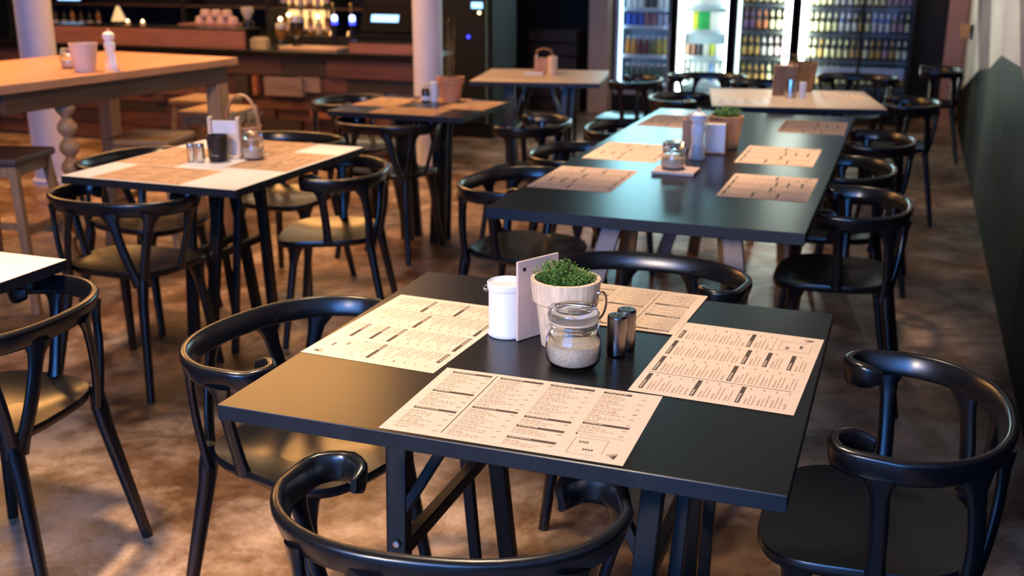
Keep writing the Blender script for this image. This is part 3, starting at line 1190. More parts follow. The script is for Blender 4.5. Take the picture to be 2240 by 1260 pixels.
for sx in (-1, 1):
    b = MB()
    b.box((sx * 0.056, 0, 0.08), (0.014, 0.03, 0.16))
    b.build('post', M_PAIL, t, smooth=False, bevel=0.002)
b = MB()
b.box((0, 0, 0.075), (0.098, 0.008, 0.14))
b.build('card', M_WHITE_TOP, t, smooth=False)
b = MB()
b.box((0, 0, 0.006), (0.126, 0.06, 0.012))
b.build('foot', M_PAIL, t, smooth=False, bevel=0.002)
jar3 = dup(jar, (-1.288, 2.118, TZ), 0.6, 'glass jar before the hooped basket on the white table')
jar3.scale = (0.78, 0.78, 0.90)
t = thing('basket', 'round wooden basket with high hoop handle on the white table', 'basket', (-1.395, 2.215, TZ))
b = MB()
b.lathe([(0.060, 0), (0.074, 0.11), (0.070, 0.112), (0.058, 0.008), (0, 0.007)], n=32)
b.build('bowl', M_BASKET, t)
b = MB()
P, S = [], []
for i in range(25):
    a = PI * i / 24
    P.append((0.076 * math.cos(a), 0.0, 0.10 + 0.135 * math.sin(a)))
    S.append(Vector((0, 1, 0)))
b.sweep(P, (0.010, 0.004), S, 8)
b.build('hoop_handle', M_BASKET, t)
b = MB()
for i in range(60):
    a, r = RND.uniform(0, 2 * PI), 0.055 * math.sqrt(RND.random())
    p = Vector((r * math.cos(a), r * math.sin(a), 0.10))
    d = Vector((RND.uniform(-.6, .6), RND.uniform(-.6, .6), 1)) * RND.uniform(0.03, 0.07)
    b.tube([p, p + d], [0.0012, 0.0005], 4)
    w = Vector((0.005, 0.003, 0))
    b.quad([p + d * .6, p + d * .8 + w, p + d, p + d * .8 - w])
b.build('dry_stem_bunch', M_LEAF_D, t, smooth=False)

# ------------------------------------------------------------------ terracotta table
potted('terracotta pot with a tall wispy grass on the orange lit table', (-1.285, 4.075, TZ), 1.12, M_TERRA, M_LEAF_D, 0.30, 14)
make_shaker('white shaker in front of the terracotta pot', (-1.345, 3.985, TZ), M_WPAINT, 0.021, 0.11, 'white shakers')
t = thing('sauce_bottle', 'small dark jar with pale lid beside the white shaker, terracotta table', 'jar', (-1.395, 3.985, TZ))
b = MB()
b.lathe([(0.022, 0), (0.024, 0.003), (0.024, 0.06), (0.016, 0.072), (0.016, 0.078), (0, 0.078)], n=24)
b.build('glass_body', M_BEERG, t)
b = MB()
b.lathe([(0.0175, 0.072), (0.0175, 0.095), (0.016, 0.098), (0, 0.098)], n=24)
b.build('lid', M_PAIL, t)
b = MB()
b.lathe([(0.0245, 0.008), (0.0245, 0.032)], n=24, close=False)
b.build('label', M_WPAINT, t)

# ------------------------------------------------------------------ far tables
t = thing('cutlery_caddy', 'wooden caddy on the pale table beside the square pinkish pillar', 'caddy', (-1.285, 5.72, TZ), 0.2)
b = MB()
for sx in (-1, 1):
    b.box((sx * 0.055, 0, 0.06), (0.01, 0.1, 0.12))
    b.box((0, sx * 0.05, 0.05), (0.12, 0.01, 0.10))
b.box((0, 0, 0.005), (0.12, 0.1, 0.01))
b.build('box', M_BASKET, t, smooth=False, bevel=0.002)
b = MB()
b.sweep([(-0.055, 0, 0.11), (-0.05, 0, 0.15), (0, 0, 0.165), (0.05, 0, 0.15), (0.055, 0, 0.11)], (0.012, 0.005), Vector((0, 1, 0)), 8)
b.build('grip', M_BASKET, t)
make_shaker('pale tall shaker right of the caddy on the pale back table', (-1.185, 5.60, TZ), M_PAIL, 0.031, 0.125, 'white shakers')
b = MB()
b.box((0, 0, 0.008), (0.13, 0.08, 0.016), 0.2)
tag(b.build('napkin_stack', M_WPAINT, smooth=False, bevel=0.004, loc=(-1.31, 5.58, TZ)),
    'folded white napkins before the caddy on the pale back table', 'napkins')

t = thing('wooden_box', 'upright brown wooden box on the table before the beer fridges', 'box', (0.415, 5.03, TZ), 0.15)
b = MB()
for sx in (-1, 1):
    b.box((sx * 0.06, 0, 0.085), (0.012, 0.13, 0.17))
    b.box((0, sx * 0.06, 0.085), (0.108, 0.012, 0.17))
b.box((0, 0, 0.006), (0.13, 0.13, 0.012))
b.build('box', M_OAK_D, t, smooth=False, bevel=0.002)
b = MB()
b.box((0, 0, 0.12), (0.09, 0.09, 0.10))
b.build('napkin_bundle', M_BASKET, t, smooth=False, bevel=0.01)
potted('dark brown planter behind the steel cup on the far pale table', (0.485, 5.26, TZ), 1.35, M_OAK_D, M_LEAF_D, collar=False, n=60)
make_shaker('steel cup before the wooden box on the far pale table', (0.462, 4.92, TZ), M_CHROME, 0.036, 0.105, 'steel shakers')
make_shaker('white salt pot at the right of the steel cup, far pale table', (0.530, 4.90, TZ), M_WPAINT, 0.02, 0.09, 'white shakers')

# ------------------------------------------------------------------ high wooden table and stools
HZ = 0.98
t = thing('high_table', 'long high wooden table with bobbin-turned legs at the left', 'table', (-2.88, 2.88, 0), math.radians(-5.5))
b = MB()
b.box((0, 0, HZ - 0.02), (0.95, 1.56, 0.04))
b.build('tabletop', M_OAK, t, smooth=False, bevel=0.004)
b = MB()
for sx in (-1, 1):
    b.box((sx * 0.43, 0, HZ - 0.085), (0.03, 1.44, 0.09))
    b.box((0, sx * 0.70, HZ - 0.085), (0.83, 0.03, 0.09))
b.build('apron', wood('dark_apron_wood', (0.10, 0.055, 0.028, 1), 0.5, 0.25, 1), t, smooth=False, bevel=0.003)
for sx in (-1, 1):
    for sy in (-1, 1):
        b = MB()
        X, Y = sx * 0.40, (-0.36 if sy < 0 else 0.70)
        if sy < 0:
            prof = [(0.03, 0.0), (0.035, 0.03)]
            z = 0.06
            while z < HZ - 0.16:
                for q in range(7):
                    a = PI * q / 6
                    prof.append((0.020 + 0.026 * math.sin(a), z + 0.088 * q / 6))
                z += 0.092
            prof += [(0.036, HZ - 0.13), (0.036, HZ - 0.04)]
            b.lathe(prof, (X, Y, 0), 20)
        else:
            b.box((X, Y - 0.02, (HZ - 0.04) / 2), (0.085, 0.085, HZ - 0.04))
        b.build('leg', wood('turned_leg_wood', (0.40, 0.23, 0.11, 1), 0.45, 0.2, 2), t, bevel=0.0 if sy < 0 else 0.004)


def make_stool(label, loc, rz, m=M_OAK_D, seat=M_SEATDARK, h=0.68):
    t = thing('bar_stool', label, 'stool', loc, rz, 'wooden bar stools')
    b = MB()
    b.box((0, 0, h - 0.0175), (0.34, 0.34, 0.035))
    b.build('seat', seat, t, bevel=0.012, seg=3)
    b = MB()
    for s in (-1, 1):
        b.box((s * 0.135, 0, h - 0.06), (0.022, 0.24, 0.05))
        b.box((0, s * 0.135, h - 0.06), (0.24, 0.022, 0.05))
    b.build('apron', m, t, smooth=False, bevel=0.002)
    for sx in (-1, 1):
        for sy in (-1, 1):
            b = MB()
            b.bar((sx * 0.135, sy * 0.135, h - 0.035), (sx * 0.195, sy * 0.195, 0), 0.036, 0.036, (1, 0, 0))
            b.build('leg', m, t, smooth=False, bevel=0.004)
    for s, zz in ((-1, 0.22), (1, 0.30)):
        b = MB()
        k = 0.135 + 0.06 * (1 - zz / h)
        b.box((0, s * k, zz), (2 * k - 0.03, 0.02, 0.035))
        b.build('rung', m, t, smooth=False, bevel=0.002)
        b = MB()
        b.box((s * k, 0, zz + 0.06), (0.02, 2 * k - 0.03, 0.035))
        b.build('rung', m, t, smooth=False, bevel=0.002)
    return t


M_ST2 = wood('golden_stool_wood', (0.36, 0.21, 0.09, 1), 0.45, 0.25, 0)
st = make_stool('wooden bar stool with dark seat at the near end of the high table', (-2.62, 2.17, 0), 0.25)
make_stool('golden wooden bar stool under the right side of the high table', (-2.56, 3.12, 0), 0.2, M_ST2, M_ST2, 0.62)
make_stool('golden wooden bar stool at the far right corner of the high table', (-2.67, 3.88, 0), 0.1, M_ST2, M_ST2, 0.66)
make_stool('golden wooden bar stool beyond the high table, nearest the bar', (-3.04, 4.29, 0), 0.1, M_ST2, M_ST2, 0.66)

# things on the high table
t = thing('utensil_pot', 'pinkish white tapered pot on the high wooden table', 'pot', (-2.565, 2.70, HZ))
b = MB()
b.lathe([(0.045, 0), (0.047, 0.003), (0.064, 0.125), (0.066, 0.130), (0.061, 0.130), (0.045, 0.008), (0, 0.007)], n=32)
b.build('body', mat('pinkish_white_ceramic', (0.72, 0.56, 0.50, 1), 0.4, var=0.03), t)
b = MB()
b.lathe([(0.0, 0.105), (0.056, 0.105), (0.04, 0.118), (0, 0.125)], n=20)
b.build('filling', M_LEAF_D, t)
pepper_mill('pinkish white pepper mill behind the pot on the high table', (-2.535, 2.845, HZ), M_WPAINT, 1.12)
jar4 = dup(jar, (-2.74, 2.80, HZ), 0.3, 'glass jar at the left of the pot on the high table')
jar4.scale = (0.85, 0.85, 0.8)
t = thing('drinking_glass', 'small clear tumbler right of the pot on the high table', 'glass', (-2.44, 2.75, HZ))
b = MB()
b.lathe([(0.0, 0), (0.026, 0), (0.032, 0.075), (0.030, 0.075), (0.0245, 0.006), (0, 0.006)], n=24)
b.build('glass_body', M_GLASS, t)

# ------------------------------------------------------------------ bar counter of reclaimed boards
BR = random.Random(23)
t = thing('bar_counter', 'long bar faced with dark red reclaimed boards under a black top', 'bar', (-4.48, 6.0, 0))
X0, X1 = -2.1, 2.1
b = MB()
cols_ = [(0.085, 0.034, 0.028), (0.06, 0.028, 0.025), (0.11, 0.045, 0.036), (0.045, 0.022, 0.019), (0.14, 0.06, 0.042),
         (0.20, 0.15, 0.15), (0.24, 0.085, 0.05), (0.03, 0.022, 0.02)]
bm_ = [wood('bar_board_%s' % n, c + (1,), 0.6, 0.3, 0, 9) for n, c in zip(
    ('rust', 'umber', 'brick', 'dark', 'clay', 'grey', 'orange', 'char'), cols_)]
b.m = 7
b.box((0, 0.26, 0.38), (X1 - X0, 0.48, 0.76))
z = 0.02
while z < 0.72:
    h = BR.choice((0.07, 0.09, 0.12, 0.15))
    h = min(h, 0.755 - z)
    x = X0
    while x < X1 - 0.02:
        L = BR.choice((0.12, 0.22, 0.4, 0.6, 0.9))
        L = min(L, X1 - x)
        b.m = BR.choices(range(8), (5, 5, 4, 4, 2, 1, 0.5, 1.5))[0]
        d = BR.uniform(0.012, 0.045)
        b.box((x + L / 2, 0.02 - d / 2 + 0.01, z + h / 2), (L - 0.006, d, h - 0.006))
        x += L
    z += h
# a few boards that stand out
for (x_, z_, w_, h_, m_) in ((0.97, 0.53, 0.34, 0.14, 5), (0.59, 0.53, 0.12, 0.15, 7), (0.71, 0.53, 0.04, 0.15, 6),
                             (0.27, 0.33, 0.20, 0.42, 4), (1.45, 0.335, 0.5, 0.07, 6), (0.86, 0.17, 0.5, 0.2, 7)):
    b.m = m_
    b.box((x_, -0.025, z_), (w_, 0.05, h_))
b.build('board_front', bm_, t, smooth=False)
b = MB()
b.box((0, 0.28, 0.78), (X1 - X0 + 0.06, 0.64, 0.045))
b.build('countertop', M_TABLE, t, smooth=False, bevel=0.004)
M_UP = wood('bar_upstand_wood', (0.27, 0.115, 0.085, 1), 0.5, 0.15, 0)
for (xa, xb, ht) in ((-1.33, 0.60, 0.14), (1.53, 2.08, 0.075)):
    b = MB()
    b.box(((xa + xb) / 2, 0.03, 0.8025 + ht / 2), (xb - xa, 0.03, ht))
    b.build('upstand', M_UP, t, smooth=False, bevel=0.003)
    b = MB()
    b.box(((xa + xb) / 2, 0.14, 0.8025 + ht + 0.008), (xb - xa, 0.25, 0.016))
    b.build('raised_shelf', M_TABLE, t, smooth=False, bevel=0.003)
    for xx in (xa + 0.02, xb - 0.02):
        b = MB()
        b.box((xx, 0.15, 0.8025 + ht / 2), (0.03, 0.2, ht))
        b.build('bracket', M_TABLE, t, smooth=False)
b = MB()
b.box((2.15, 0.0, 0.56), (0.08, 0.03, 0.44))
b.box((2.15, 0.0, 0.87), (0.08, 0.03, 0.09))
b.box((2.15, 0.015, 0.47), (0.07, 0.02, 0.94))
b.build('end_post', mat('green_lit_end_colour', (0.26, 0.30, 0.19, 1), 0.5, var=0.2, scale=8), t, smooth=False, bevel=0.003)  # greenish light on the bar end put into the colour

BT = 0.8025
# serving board and glasses
b = MB()
b.box((0, 0, 0.011), (0.52, 0.22, 0.022))
tag(b.build('serving_board', wood('bright_board_wood', (0.62, 0.40, 0.24, 1), 0.35, 0.15, 0), smooth=False, bevel=0.004,
            loc=(-3.37, 6.22, BT)), 'bright wooden board on the bar under the beer taps', 'board')


def beer_glass(label, loc, s, dark):
    t = thing('beer_glass', label, 'glass', loc, 0, 'glasses of beer on the bar')
    t.scale = (s, s, s)
    b = MB()
    b.lathe([(0.0, 0), (0.038, 0), (0.036, 0.006), (0.008, 0.014), (0.008, 0.05), (0.03, 0.066), (0.048, 0.10), (0.052, 0.14),
             (0.047, 0.205), (0.045, 0.205), (0.049, 0.14), (0.045, 0.102), (0.028, 0.07), (0.0, 0.066)], n=28)
    b.build('glass_body', M_GLASS, t)
    b = MB()
    b.lathe([(0, 0.068), (0.027, 0.072), (0.0435, 0.103), (0.0475, 0.14), (0.0455, 0.165), (0, 0.165)], n=28)
    b.build('beer', mat('dark_beer', (0.05, 0.025, 0.01, 1), 0.2) if dark else mat('amber_beer', (0.45, 0.20, 0.03, 1), 0.2), t)
    b = MB()
    b.lathe([(0, 0.1655), (0.0455, 0.1655), (0.0445, 0.205), (0.03, 0.212), (0, 0.214)], n=28)
    b.build('foam', mat('beer_foam', (0.85, 0.78, 0.58, 1), 0.7, var=0.05), t)


beer_glass('tall glass of dark beer with pale foam on the bar', (-3.535, 6.24, BT + 0.022), 1.12, True)
beer_glass('smaller glass of amber beer left of the dark beer, bar', (-3.72, 6.30, BT), 0.9, False)
b = MB()
b.box((0, 0, 0.04), (0.15, 0.06, 0.08))
b.box((0, 0.015, 0.085), (0.13, 0.025, 0.012))
tag(b.build('card_box', mat('beige_card', (0.45, 0.36, 0.20, 1), 0.7, var=0.08), smooth=False, bevel=0.003, loc=(-3.79, 6.10, BT)),
    'small beige box on the bar at the end of the red upstand', 'box')

# beer taps with lamps
for i, (x, lab) in enumerate(((-3.29, 'beer tap with blue lamp, left of the two taps'),
                              (-3.13, 'beer tap with blue lamp, right of the two taps, nearer the register'))):
    t = thing('beer_tap', lab, 'beer tap', (x, 6.42, BT), 0, 'beer taps')
    b = MB()
    b.lathe([(0.04, 0), (0.04, 0.01), (0.02, 0.02), (0.02, 0.20), (0.025, 0.21), (0, 0.21)], n=20)
    b.build('column', M_STEEL, t)
    b = MB()
    b.tube([(0, -0.015, 0.13), (0, -0.07, 0.13), (0, -0.08, 0.10)], 0.009, 8)
    b.build('spout', M_CHROME, t)
    b = MB()
    b.lathe([(0.0, 0.212), (0.022, 0.212), (0.024, 0.235), (0.02, 0.255), (0, 0.262)], n=20)
    b.build('lamp_head', E_TAPTOP, t)
    b = MB()
    b.lathe([(0.0205, 0.185), (0.0235, 0.188), (0.0235, 0.208), (0.0205, 0.211)], n=20, close=False)
    b.build('lamp_ring', E_BLUE, t)
    b = MB()
    b.tube([(0, -0.01, 0.262), (0, -0.02, 0.33)], [0.008, 0.012], 8)
    b.sphere((0, -0.021, 0.34), 0.013, 10)
    b.build('tap_handle', mat('brass', (0.6, 0.42, 0.16, 1), 0.3, 1.0), t)

# cash register on the raised shelf
t = thing('cash_register', 'black cash register with glowing blue display at the bar end', 'cash register',
          (-2.70, 6.16, BT + 0.0925))
b = MB()
b.box((0, 0.05, 0.02), (0.46, 0.22, 0.04))
b.build('drawer', M_MBLACK, t, smooth=False, bevel=0.006)
b = MB()
R = Matrix.Rotation(math.radians(-18), 3, 'X')
b.box((0.0, 0.06, 0.165), (0.47, 0.035, 0.25), rot=R)
b.build('housing', M_MBLACK, t, smooth=False, bevel=0.016, seg=3)
b = MB()
b.box((-0.03, 0.038, 0.16), (0.23, 0.004, 0.055), rot=R)
b.build('display', E_SCREEN, t, smooth=False)
b = MB()
b.box((0, 0.10, 0.06), (0.1, 0.06, 0.08))
b.build('stand', M_STEEL, t, smooth=False)

# wooden crate with stacked cups
t = thing('crate', 'dark red wooden crate with pink cups on it, on the bar', 'crate', (-4.42, 6.415, BT))
b = MB()
b.box((0, 0, 0.095), (0.56, 0.26, 0.006))
for sy in (-1, 1):
    for zz in (0.04, 0.125):
        b.box((0, sy * 0.125, zz), (0.56, 0.014, 0.07))
for sx in (-1, 1):
    for zz in (0.04, 0.125):
        b.box((sx * 0.275, 0, zz), (0.014, 0.25, 0.07))
b.box((0, 0, 0.163), (0.55, 0.26, 0.008))
b.build('box', M_UP, t, smooth=False, bevel=0.002)
M_CUP = mat('pinkish_ceramic', (0.66, 0.44, 0.36, 1), 0.35, var=0.04)
k = 0
for row, n_ in ((0, 4), (1, 3)):
    for i in range(n_):
        x_ = -4.42 + 0.02 + (i - (n_ - 1) / 2) * 0.105
        b = MB()
        b.lathe([(0.046, 0), (0.048, 0.004), (0.038, 0.05), (0.03, 0.056), (0.0, 0.056)], n=20)
        lab = '%s upturned pink cup from the left, %s row on the bar crate' % (ORD[i], ('lower', 'upper')[row])
        o = b.build('cup', M_CUP, loc=(x_, 6.415, BT + 0.167 + row * 0.056))
        tag(o, lab, 'cup', 'upturned cups on the crate')

# little cone lamp and tea lights on the bar
t = thing('table_lamp', 'small pale cone lamp on the left part of the bar', 'lamp', (-5.17, 6.14, BT + 0.156))
b = MB()
b.lathe([(0.04, 0), (0.04, 0.008), (0.006, 0.012), (0.006, 0.05), (0, 0.05)], n=20)
b.build('base', M_STEEL, t)
b = MB()
b.lathe([(0.062, 0.03), (0.012, 0.15), (0.010, 0.15), (0.059, 0.03)], n=24, close=False)
b.build('shade', mat('cream_lamp_shade', (0.7, 0.62, 0.4, 1), 0.7, emit=(0.9, 0.75, 0.42, 1), strength=0.35), t)
for x_, lab in ((-5.05, 'tea light beside the cone lamp on the bar'), (-4.90, 'tea light right of the cone lamp, farther from it')):
    t = thing('tea_light', lab, 'candle', (x_, 6.10, BT + 0.156), 0, 'tea lights')
    b = MB()
    b.lathe([(0.02, 0), (0.022, 0.03), (0.020, 0.03), (0.018, 0.004), (0, 0.004)], n=16)
    b.build('holder', M_PAIL, t)
    b = MB()
    b.sphere((0, 0, 0.034), 0.009, 10, 1.5)
    b.build('flame', E_WARM, t)

# ------------------------------------------------------------------ back bar shelving with bottles
t = thing('back_bar', 'dark back bar shelving with warm lit shelves behind the counter', 'shelving', (-5.2, 7.3, 0))
b = MB()
b.box((0, 0.36, 1.1), (4.6, 0.04, 2.2))
for xx in (-2.28, -0.2, 0.72, 1.38, 2.28):
    b.box((xx, 0.18, 1.1), (0.04, 0.32, 2.2))
b.box((0, 0.16, 0.41), (4.56, 0.36, 0.82))
b.build('cabinet', M_DARKWALL, t, smooth=False, bevel=0.003)
for zz in (1.06, 1.36, 1.7):
    b = MB()
    b.box((0, 0.18, zz), (4.52, 0.30, 0.02))
    b.build('shelf', M_SEATDARK, t, smooth=False)
b = MB()
b.box((1.05, 0.335, 0.95), (0.60, 0.006, 0.17))
b.box((1.05, 0.335, 1.20), (0.60, 0.006, 0.24))
b.box((1.05, 0.335, 1.53), (0.60, 0.006, 0.28))
b.box((1.05, 0.335, 1.92), (0.60, 0.006, 0.36))
b.box((0.26, 0.335, 1.92), (0.84, 0.006, 0.36))
b.box((0.26, 0.335, 1.53), (0.84, 0.006, 0.28))
b.build('backlight', E_WARM_S, t, smooth=False)
for (xx, zz, lab) in ((0.83, 0.98, 0), (1.03, 0.985, 1), (0.92, 1.02, 2), (1.22, 1.01, 3)):
    b = MB()
    b.tube([(xx, 0.06, 1.05), (xx, 0.06, zz)], 0.003, 6)
    s_ = b.build('lamp_cord', M_STEEL, t)
    b = MB()
    b.sphere((xx, 0.06, zz - 0.018), 0.017, 12)
    b.build('bulb', E_WARM, s_)
M_AMB = mat('amber_spirit_glass', (0.34, 0.14, 0.03, 1), 0.15, var=0.3, scale=30, coat=0.3)
M_CLEAR = mat('pale_spirit_glass', (0.55, 0.50, 0.40, 1), 0.15, var=0.1, coat=0.3)


def liquor(label, loc, m, kind, group, s=1.0):
    t = thing('spirit_bottle', label, 'bottle', loc, 0, group)
    t.scale = (s, s, s)
    b = MB()
    prof = [[(0.034, 0), (0.036, 0.004), (0.036, 0.15), (0.014, 0.19), (0.013, 0.25), (0, 0.25)],
            [(0.040, 0), (0.042, 0.004), (0.042, 0.11), (0.016, 0.14), (0.014, 0.20), (0, 0.20)],
            [(0.028, 0), (0.030, 0.004), (0.032, 0.17), (0.012, 0.20), (0.012, 0.262), (0, 0.262)]][kind]
    b.lathe(prof, n=16)
    b.build('glass_body', m, t)
    b = MB()
    zt = prof[-1][1]
    b.lathe([(0, zt - 0.02), (0.0155, zt - 0.02), (0.0155, zt + 0.008), (0, zt + 0.008)], n=12)
    b.build('cap', M_STEEL, t)
    b = MB()
    r = prof[2][0] + 0.0006
    b.lathe([(r, 0.035), (r, 0.095)], n=16, close=False)
    b.build('label', M_PAPER, t)


k = 0
for row, zz in (('counter', 0.8215), ('middle shelf', 1.0715)):
    for i in range(7):
        x_ = -5.2 + 0.79 + i * 0.088
        liquor('%s spirit bottle from the left, lit bay, %s of the back bar' % (ORD[i], row),
               (x_, 7.51, zz), (M_AMB, M_CLEAR, M_GREENG, M_AMB, M_CLEAR)[k % 5], k % 3, 'bottles in the lit bay',
               0.82)
        k += 1
for i in range(9):
    x_ = -5.2 - 2.12 + i * 0.105
    liquor('%s dark spirit bottle from the left, unlit left bay of the back bar' % ORD[i],
           (x_, 7.44, 0.8215), (M_BEERG, M_GREENG, M_AMB)[i % 3], i % 3, 'bottles in the unlit left bay', 0.8)
# small blue screen up on the left shelf
t = thing('screen', 'small bluish screen on the middle left shelf of the back bar', 'screen', (-6.72, 7.32, 1.07))
b = MB()
b.box((0, 0.02, 0.11), (0.30, 0.02, 0.2))
b.box((0, 0.03, 0.005), (0.14, 0.08, 0.01))
b.build('casing', M_STEEL, t, smooth=False, bevel=0.004)
b = MB()
b.box((0, 0.008, 0.11), (0.27, 0.004, 0.17))
b.build('display', E_SCREEN, t, smooth=False)

# coffee grinder silhouettes between crate and beige box
t = thing('coffee_grinder', 'black coffee grinder with pale hopper on the bar beside the crate', 'coffee grinder', (-4.06, 6.36, BT))
b = MB()
b.box((0, 0, 0.07), (0.11, 0.13, 0.14))
b.lathe([(0.05, 0.14), (0.045, 0.20), (0.03, 0.21), (0, 0.21)], n=20)
b.build('body', M_STEEL, t, bevel=0.006)
b = MB()
b.lathe([(0.02, 0.21), (0.05, 0.27), (0.05, 0.31), (0.047, 0.31), (0.017, 0.212)], n=20, close=False)
b.build('hopper', M_CLEAR, t)
b = MB()
b.tube([(0.0, -0.07, 0.09), (0, -0.12, 0.085)], 0.008, 8)
b.build('handle', M_CHROME, t)

# tall dark cooler right of the bar, blue indicator lamp
t = thing('cooler', 'tall dark cooler behind the round pillar with a blue indicator lamp', 'cooler', (-2.56, 7.25, 0))
b = MB()
b.box((0, 0.3, 1.0), (0.62, 0.6, 2.0))
b.build('body', M_FRIDGE, t, smooth=False, bevel=0.01)
b = MB()
b.box((-0.02, -0.012, 1.05), (0.52, 0.02, 1.85))
b.build('door', M_FRIDGE, t, smooth=False, bevel=0.004)
b = MB()
b.box((0.265, -0.02, 1.05), (0.022, 0.03, 1.85))
b.build('edge_trim', mat('green_lit_edge_metal', (0.18, 0.25, 0.19, 1), 0.35, 0.6, var=0.1), t, smooth=False, bevel=0.003)  # green light along this edge put into its colour
b = MB()
b.sphere((0.10, -0.024, 0.86), 0.013, 12)
b.build('indicator_lamp', E_BLUE, t)
b = MB()
b.sphere((0.20, -0.024, 1.06), 0.011, 12)
b.build('warm_indicator_lamp', E_WARM, t)
b = MB()
b.box((0.18, -0.025, 1.12), (0.10, 0.006, 0.05))
b.build('display', E_SCREEN, t, smooth=False)

# dim wooden crates against the dark wall
for i, (x_, zz, w_, lab) in enumerate(((-2.30, 0.0, 0.55, 'dim brown wooden crate on the floor at the dark back wall'),
                                       (-2.32, 0.42, 0.5, 'dim brown wooden crate stacked on another at the dark back wall'))):
    b = MB()
    for k in range(3):
        b.box((0, -0.17, 0.07 + 0.13 * k), (w_, 0.02, 0.11))
        b.box((0, 0.17, 0.07 + 0.13 * k), (w_, 0.02, 0.11))
        for sx in (-1, 1):
            b.box((sx * (w_ / 2 - 0.012), 0, 0.07 + 0.13 * k), (0.02, 0.34, 0.11))
    b.box((0, 0, 0.01), (w_ - 0.02, 0.34, 0.02))
    o = b.build('crate', M_SEATDARK, smooth=False, bevel=0.003, loc=(x_, 9.3, zz))
    tag(o, lab, 'crate', 'dim crates')

# ------------------------------------------------------------------ drinks fridges
FY = 9.30


def fridge(name, label, x0, x1, strips, body, shelves, frame=M_FRIDGE, liner=M_FR_IN, trim=None, div=False, header=None):
    """x0..x1 front width; strips: list of (side, emitter)"""
    w = x1 - x0
    t = thing('drinks_fridge', label, 'fridge', ((x0 + x1) / 2, FY, 0))
    D = 0.55
    b = MB()
    b.box((-w / 2 + 0.0125, D / 2, 1.05), (0.025, D, 2.1))
    b.box((w / 2 - 0.0125, D / 2, 1.05), (0.025, D, 2.1))
    b.box((0, D - 0.0125, 1.05), (w - 0.05, 0.025, 2.1))
    b.box((0, D / 2, 2.075), (w - 0.05, D, 0.05))
    b.box((0, D / 2, 0.10), (w - 0.05, D, 0.20))
    b.build('body', body, t, smooth=False)
    b = MB()
    b.box((0, D - 0.03, 1.08), (w - 0.052, 0.008, 1.74))
    for s in (-1, 1):
        b.box((s * (w / 2 - 0.028), D / 2 + 0.02, 1.08), (0.005, D - 0.06, 1.74))
    b.box((0, D / 2, 0.204), (w - 0.06, D - 0.06, 0.006))
    b.build('liner', liner, t, smooth=False)
    for zz in shelves:
        b = MB()
        b.box((0, D / 2 + 0.03, zz - 0.006), (w - 0.062, D - 0.10, 0.012))
        pale = liner is M_FR_IN
        sh = b.build('shelf', M_SHELF if pale else M_FR_IND, t, smooth=False)
        b = MB()
        b.box((0, 0.065, zz - 0.012), (w - 0.064, 0.008, 0.036))
        b.build('price_rail', M_SHELF if pale else M_FR_IND, sh, smooth=False)
    b = MB()
    dw = 0.028
    b.box((-w / 2 + dw / 2, -0.015, 1.08), (dw, 0.028, 1.78))
    b.box((w / 2 - dw / 2, -0.015, 1.08), (dw, 0.028, 1.78))
    b.box((0, -0.015, 1.955), (w - 2 * dw, 0.028, 0.03))
    b.box((0, -0.015, 0.205), (w - 2 * dw, 0.028, 0.03))
    if div:
        b.box((0.06, -0.015, 1.08), (0.024, 0.028, 1.72))
    dr = b.build('door', trim or frame, t, smooth=False, bevel=0.003)
    b = MB()
    b.box((0, -0.012, 1.08), (w - 2 * dw, 0.004, 1.72))
    b.build('glass_pane', M_PANE, dr, smooth=False)
    b = MB()
    b.box((w / 2 - 0.015, -0.045, 1.05), (0.014, 0.03, 0.3))
    b.build('handle', M_STEEL, dr, smooth=False, bevel=0.003)
    b = MB()
    for k in range(6):
        b.box((0, -0.008, 0.04 + 0.022 * k), (w - 0.08, 0.012, 0.010))
    b.build('grille', M_STEEL, t, smooth=False)
    if header:  # header sign out of view, added for the teal reflection on the long table
        b = MB()
        b.box((0, -0.022, 1.93), (w - 0.03, 0.04, 0.30))
        b.build('added_lit_header', header, t, smooth=False, bevel=0.006)
    for s, em, sw in strips:
        b = MB()
        b.box((s * (w / 2 - dw - 0.002 - sw / 2), 0.035, 1.08), (sw, 0.02, 1.70))
        b.build('light_strip', em, t, smooth=False)
    return t


fridge('f', 'narrow drinks fridge with bluish light and juice bottles, beside the pinkish pillar', -1.715, -1.155,
       [(-1, E_BLUEISH, 0.030), (1, E_BLUEISH, 0.008)], M_FRIDGE, (0.305, 0.575, 0.86, 1.03, 1.4), M_FRIDGE, M_FR_IN,
       trim=mat('pale_blue_fridge_frame', (0.40, 0.40, 0.46, 1), 0.4, var=0.05), header=E_HEAD_B)
fridge('f', 'brightest white drinks fridge, second from the pinkish pillar', -1.115, -0.575,
       [(-1, E_COOL, 0.055), (1, E_COOL, 0.012)], M_FRIDGE, (0.33, 0.58, 0.83, 1.07, 1.4), M_FRIDGE, M_FR_IN, header=E_HEAD)
fridge('f', 'bottle fridge with a bright right-hand light, between white and beer fridges', -0.545, 0.020,
       [(-1, E_COOL_S, 0.030), (1, E_COOL_X, 0.055)], M_FRIDGE, (0.33, 0.59, 0.84, 1.09, 1.4), M_FRIDGE, M_FR_IND, header=E_HEAD_S)
fridge('f', 'wide double beer fridge nearest the right wall', 0.055, 1.09,
       [(-1, E_COOL_X, 0.05)], M_FRIDGE, (0.34, 0.585, 0.83, 1.07, 1.4), M_FRIDGE, M_FR_IND, div=True, header=E_HEAD_S)
dbl = bpy.data.objects['drinks_fridge.003']
b = MB()
b.box((0.02, 0.05, 0.475), (0.90, 0.012, 0.10))
b.build('price_panel', M_SHELF, dbl, smooth=False)

BOT = {}


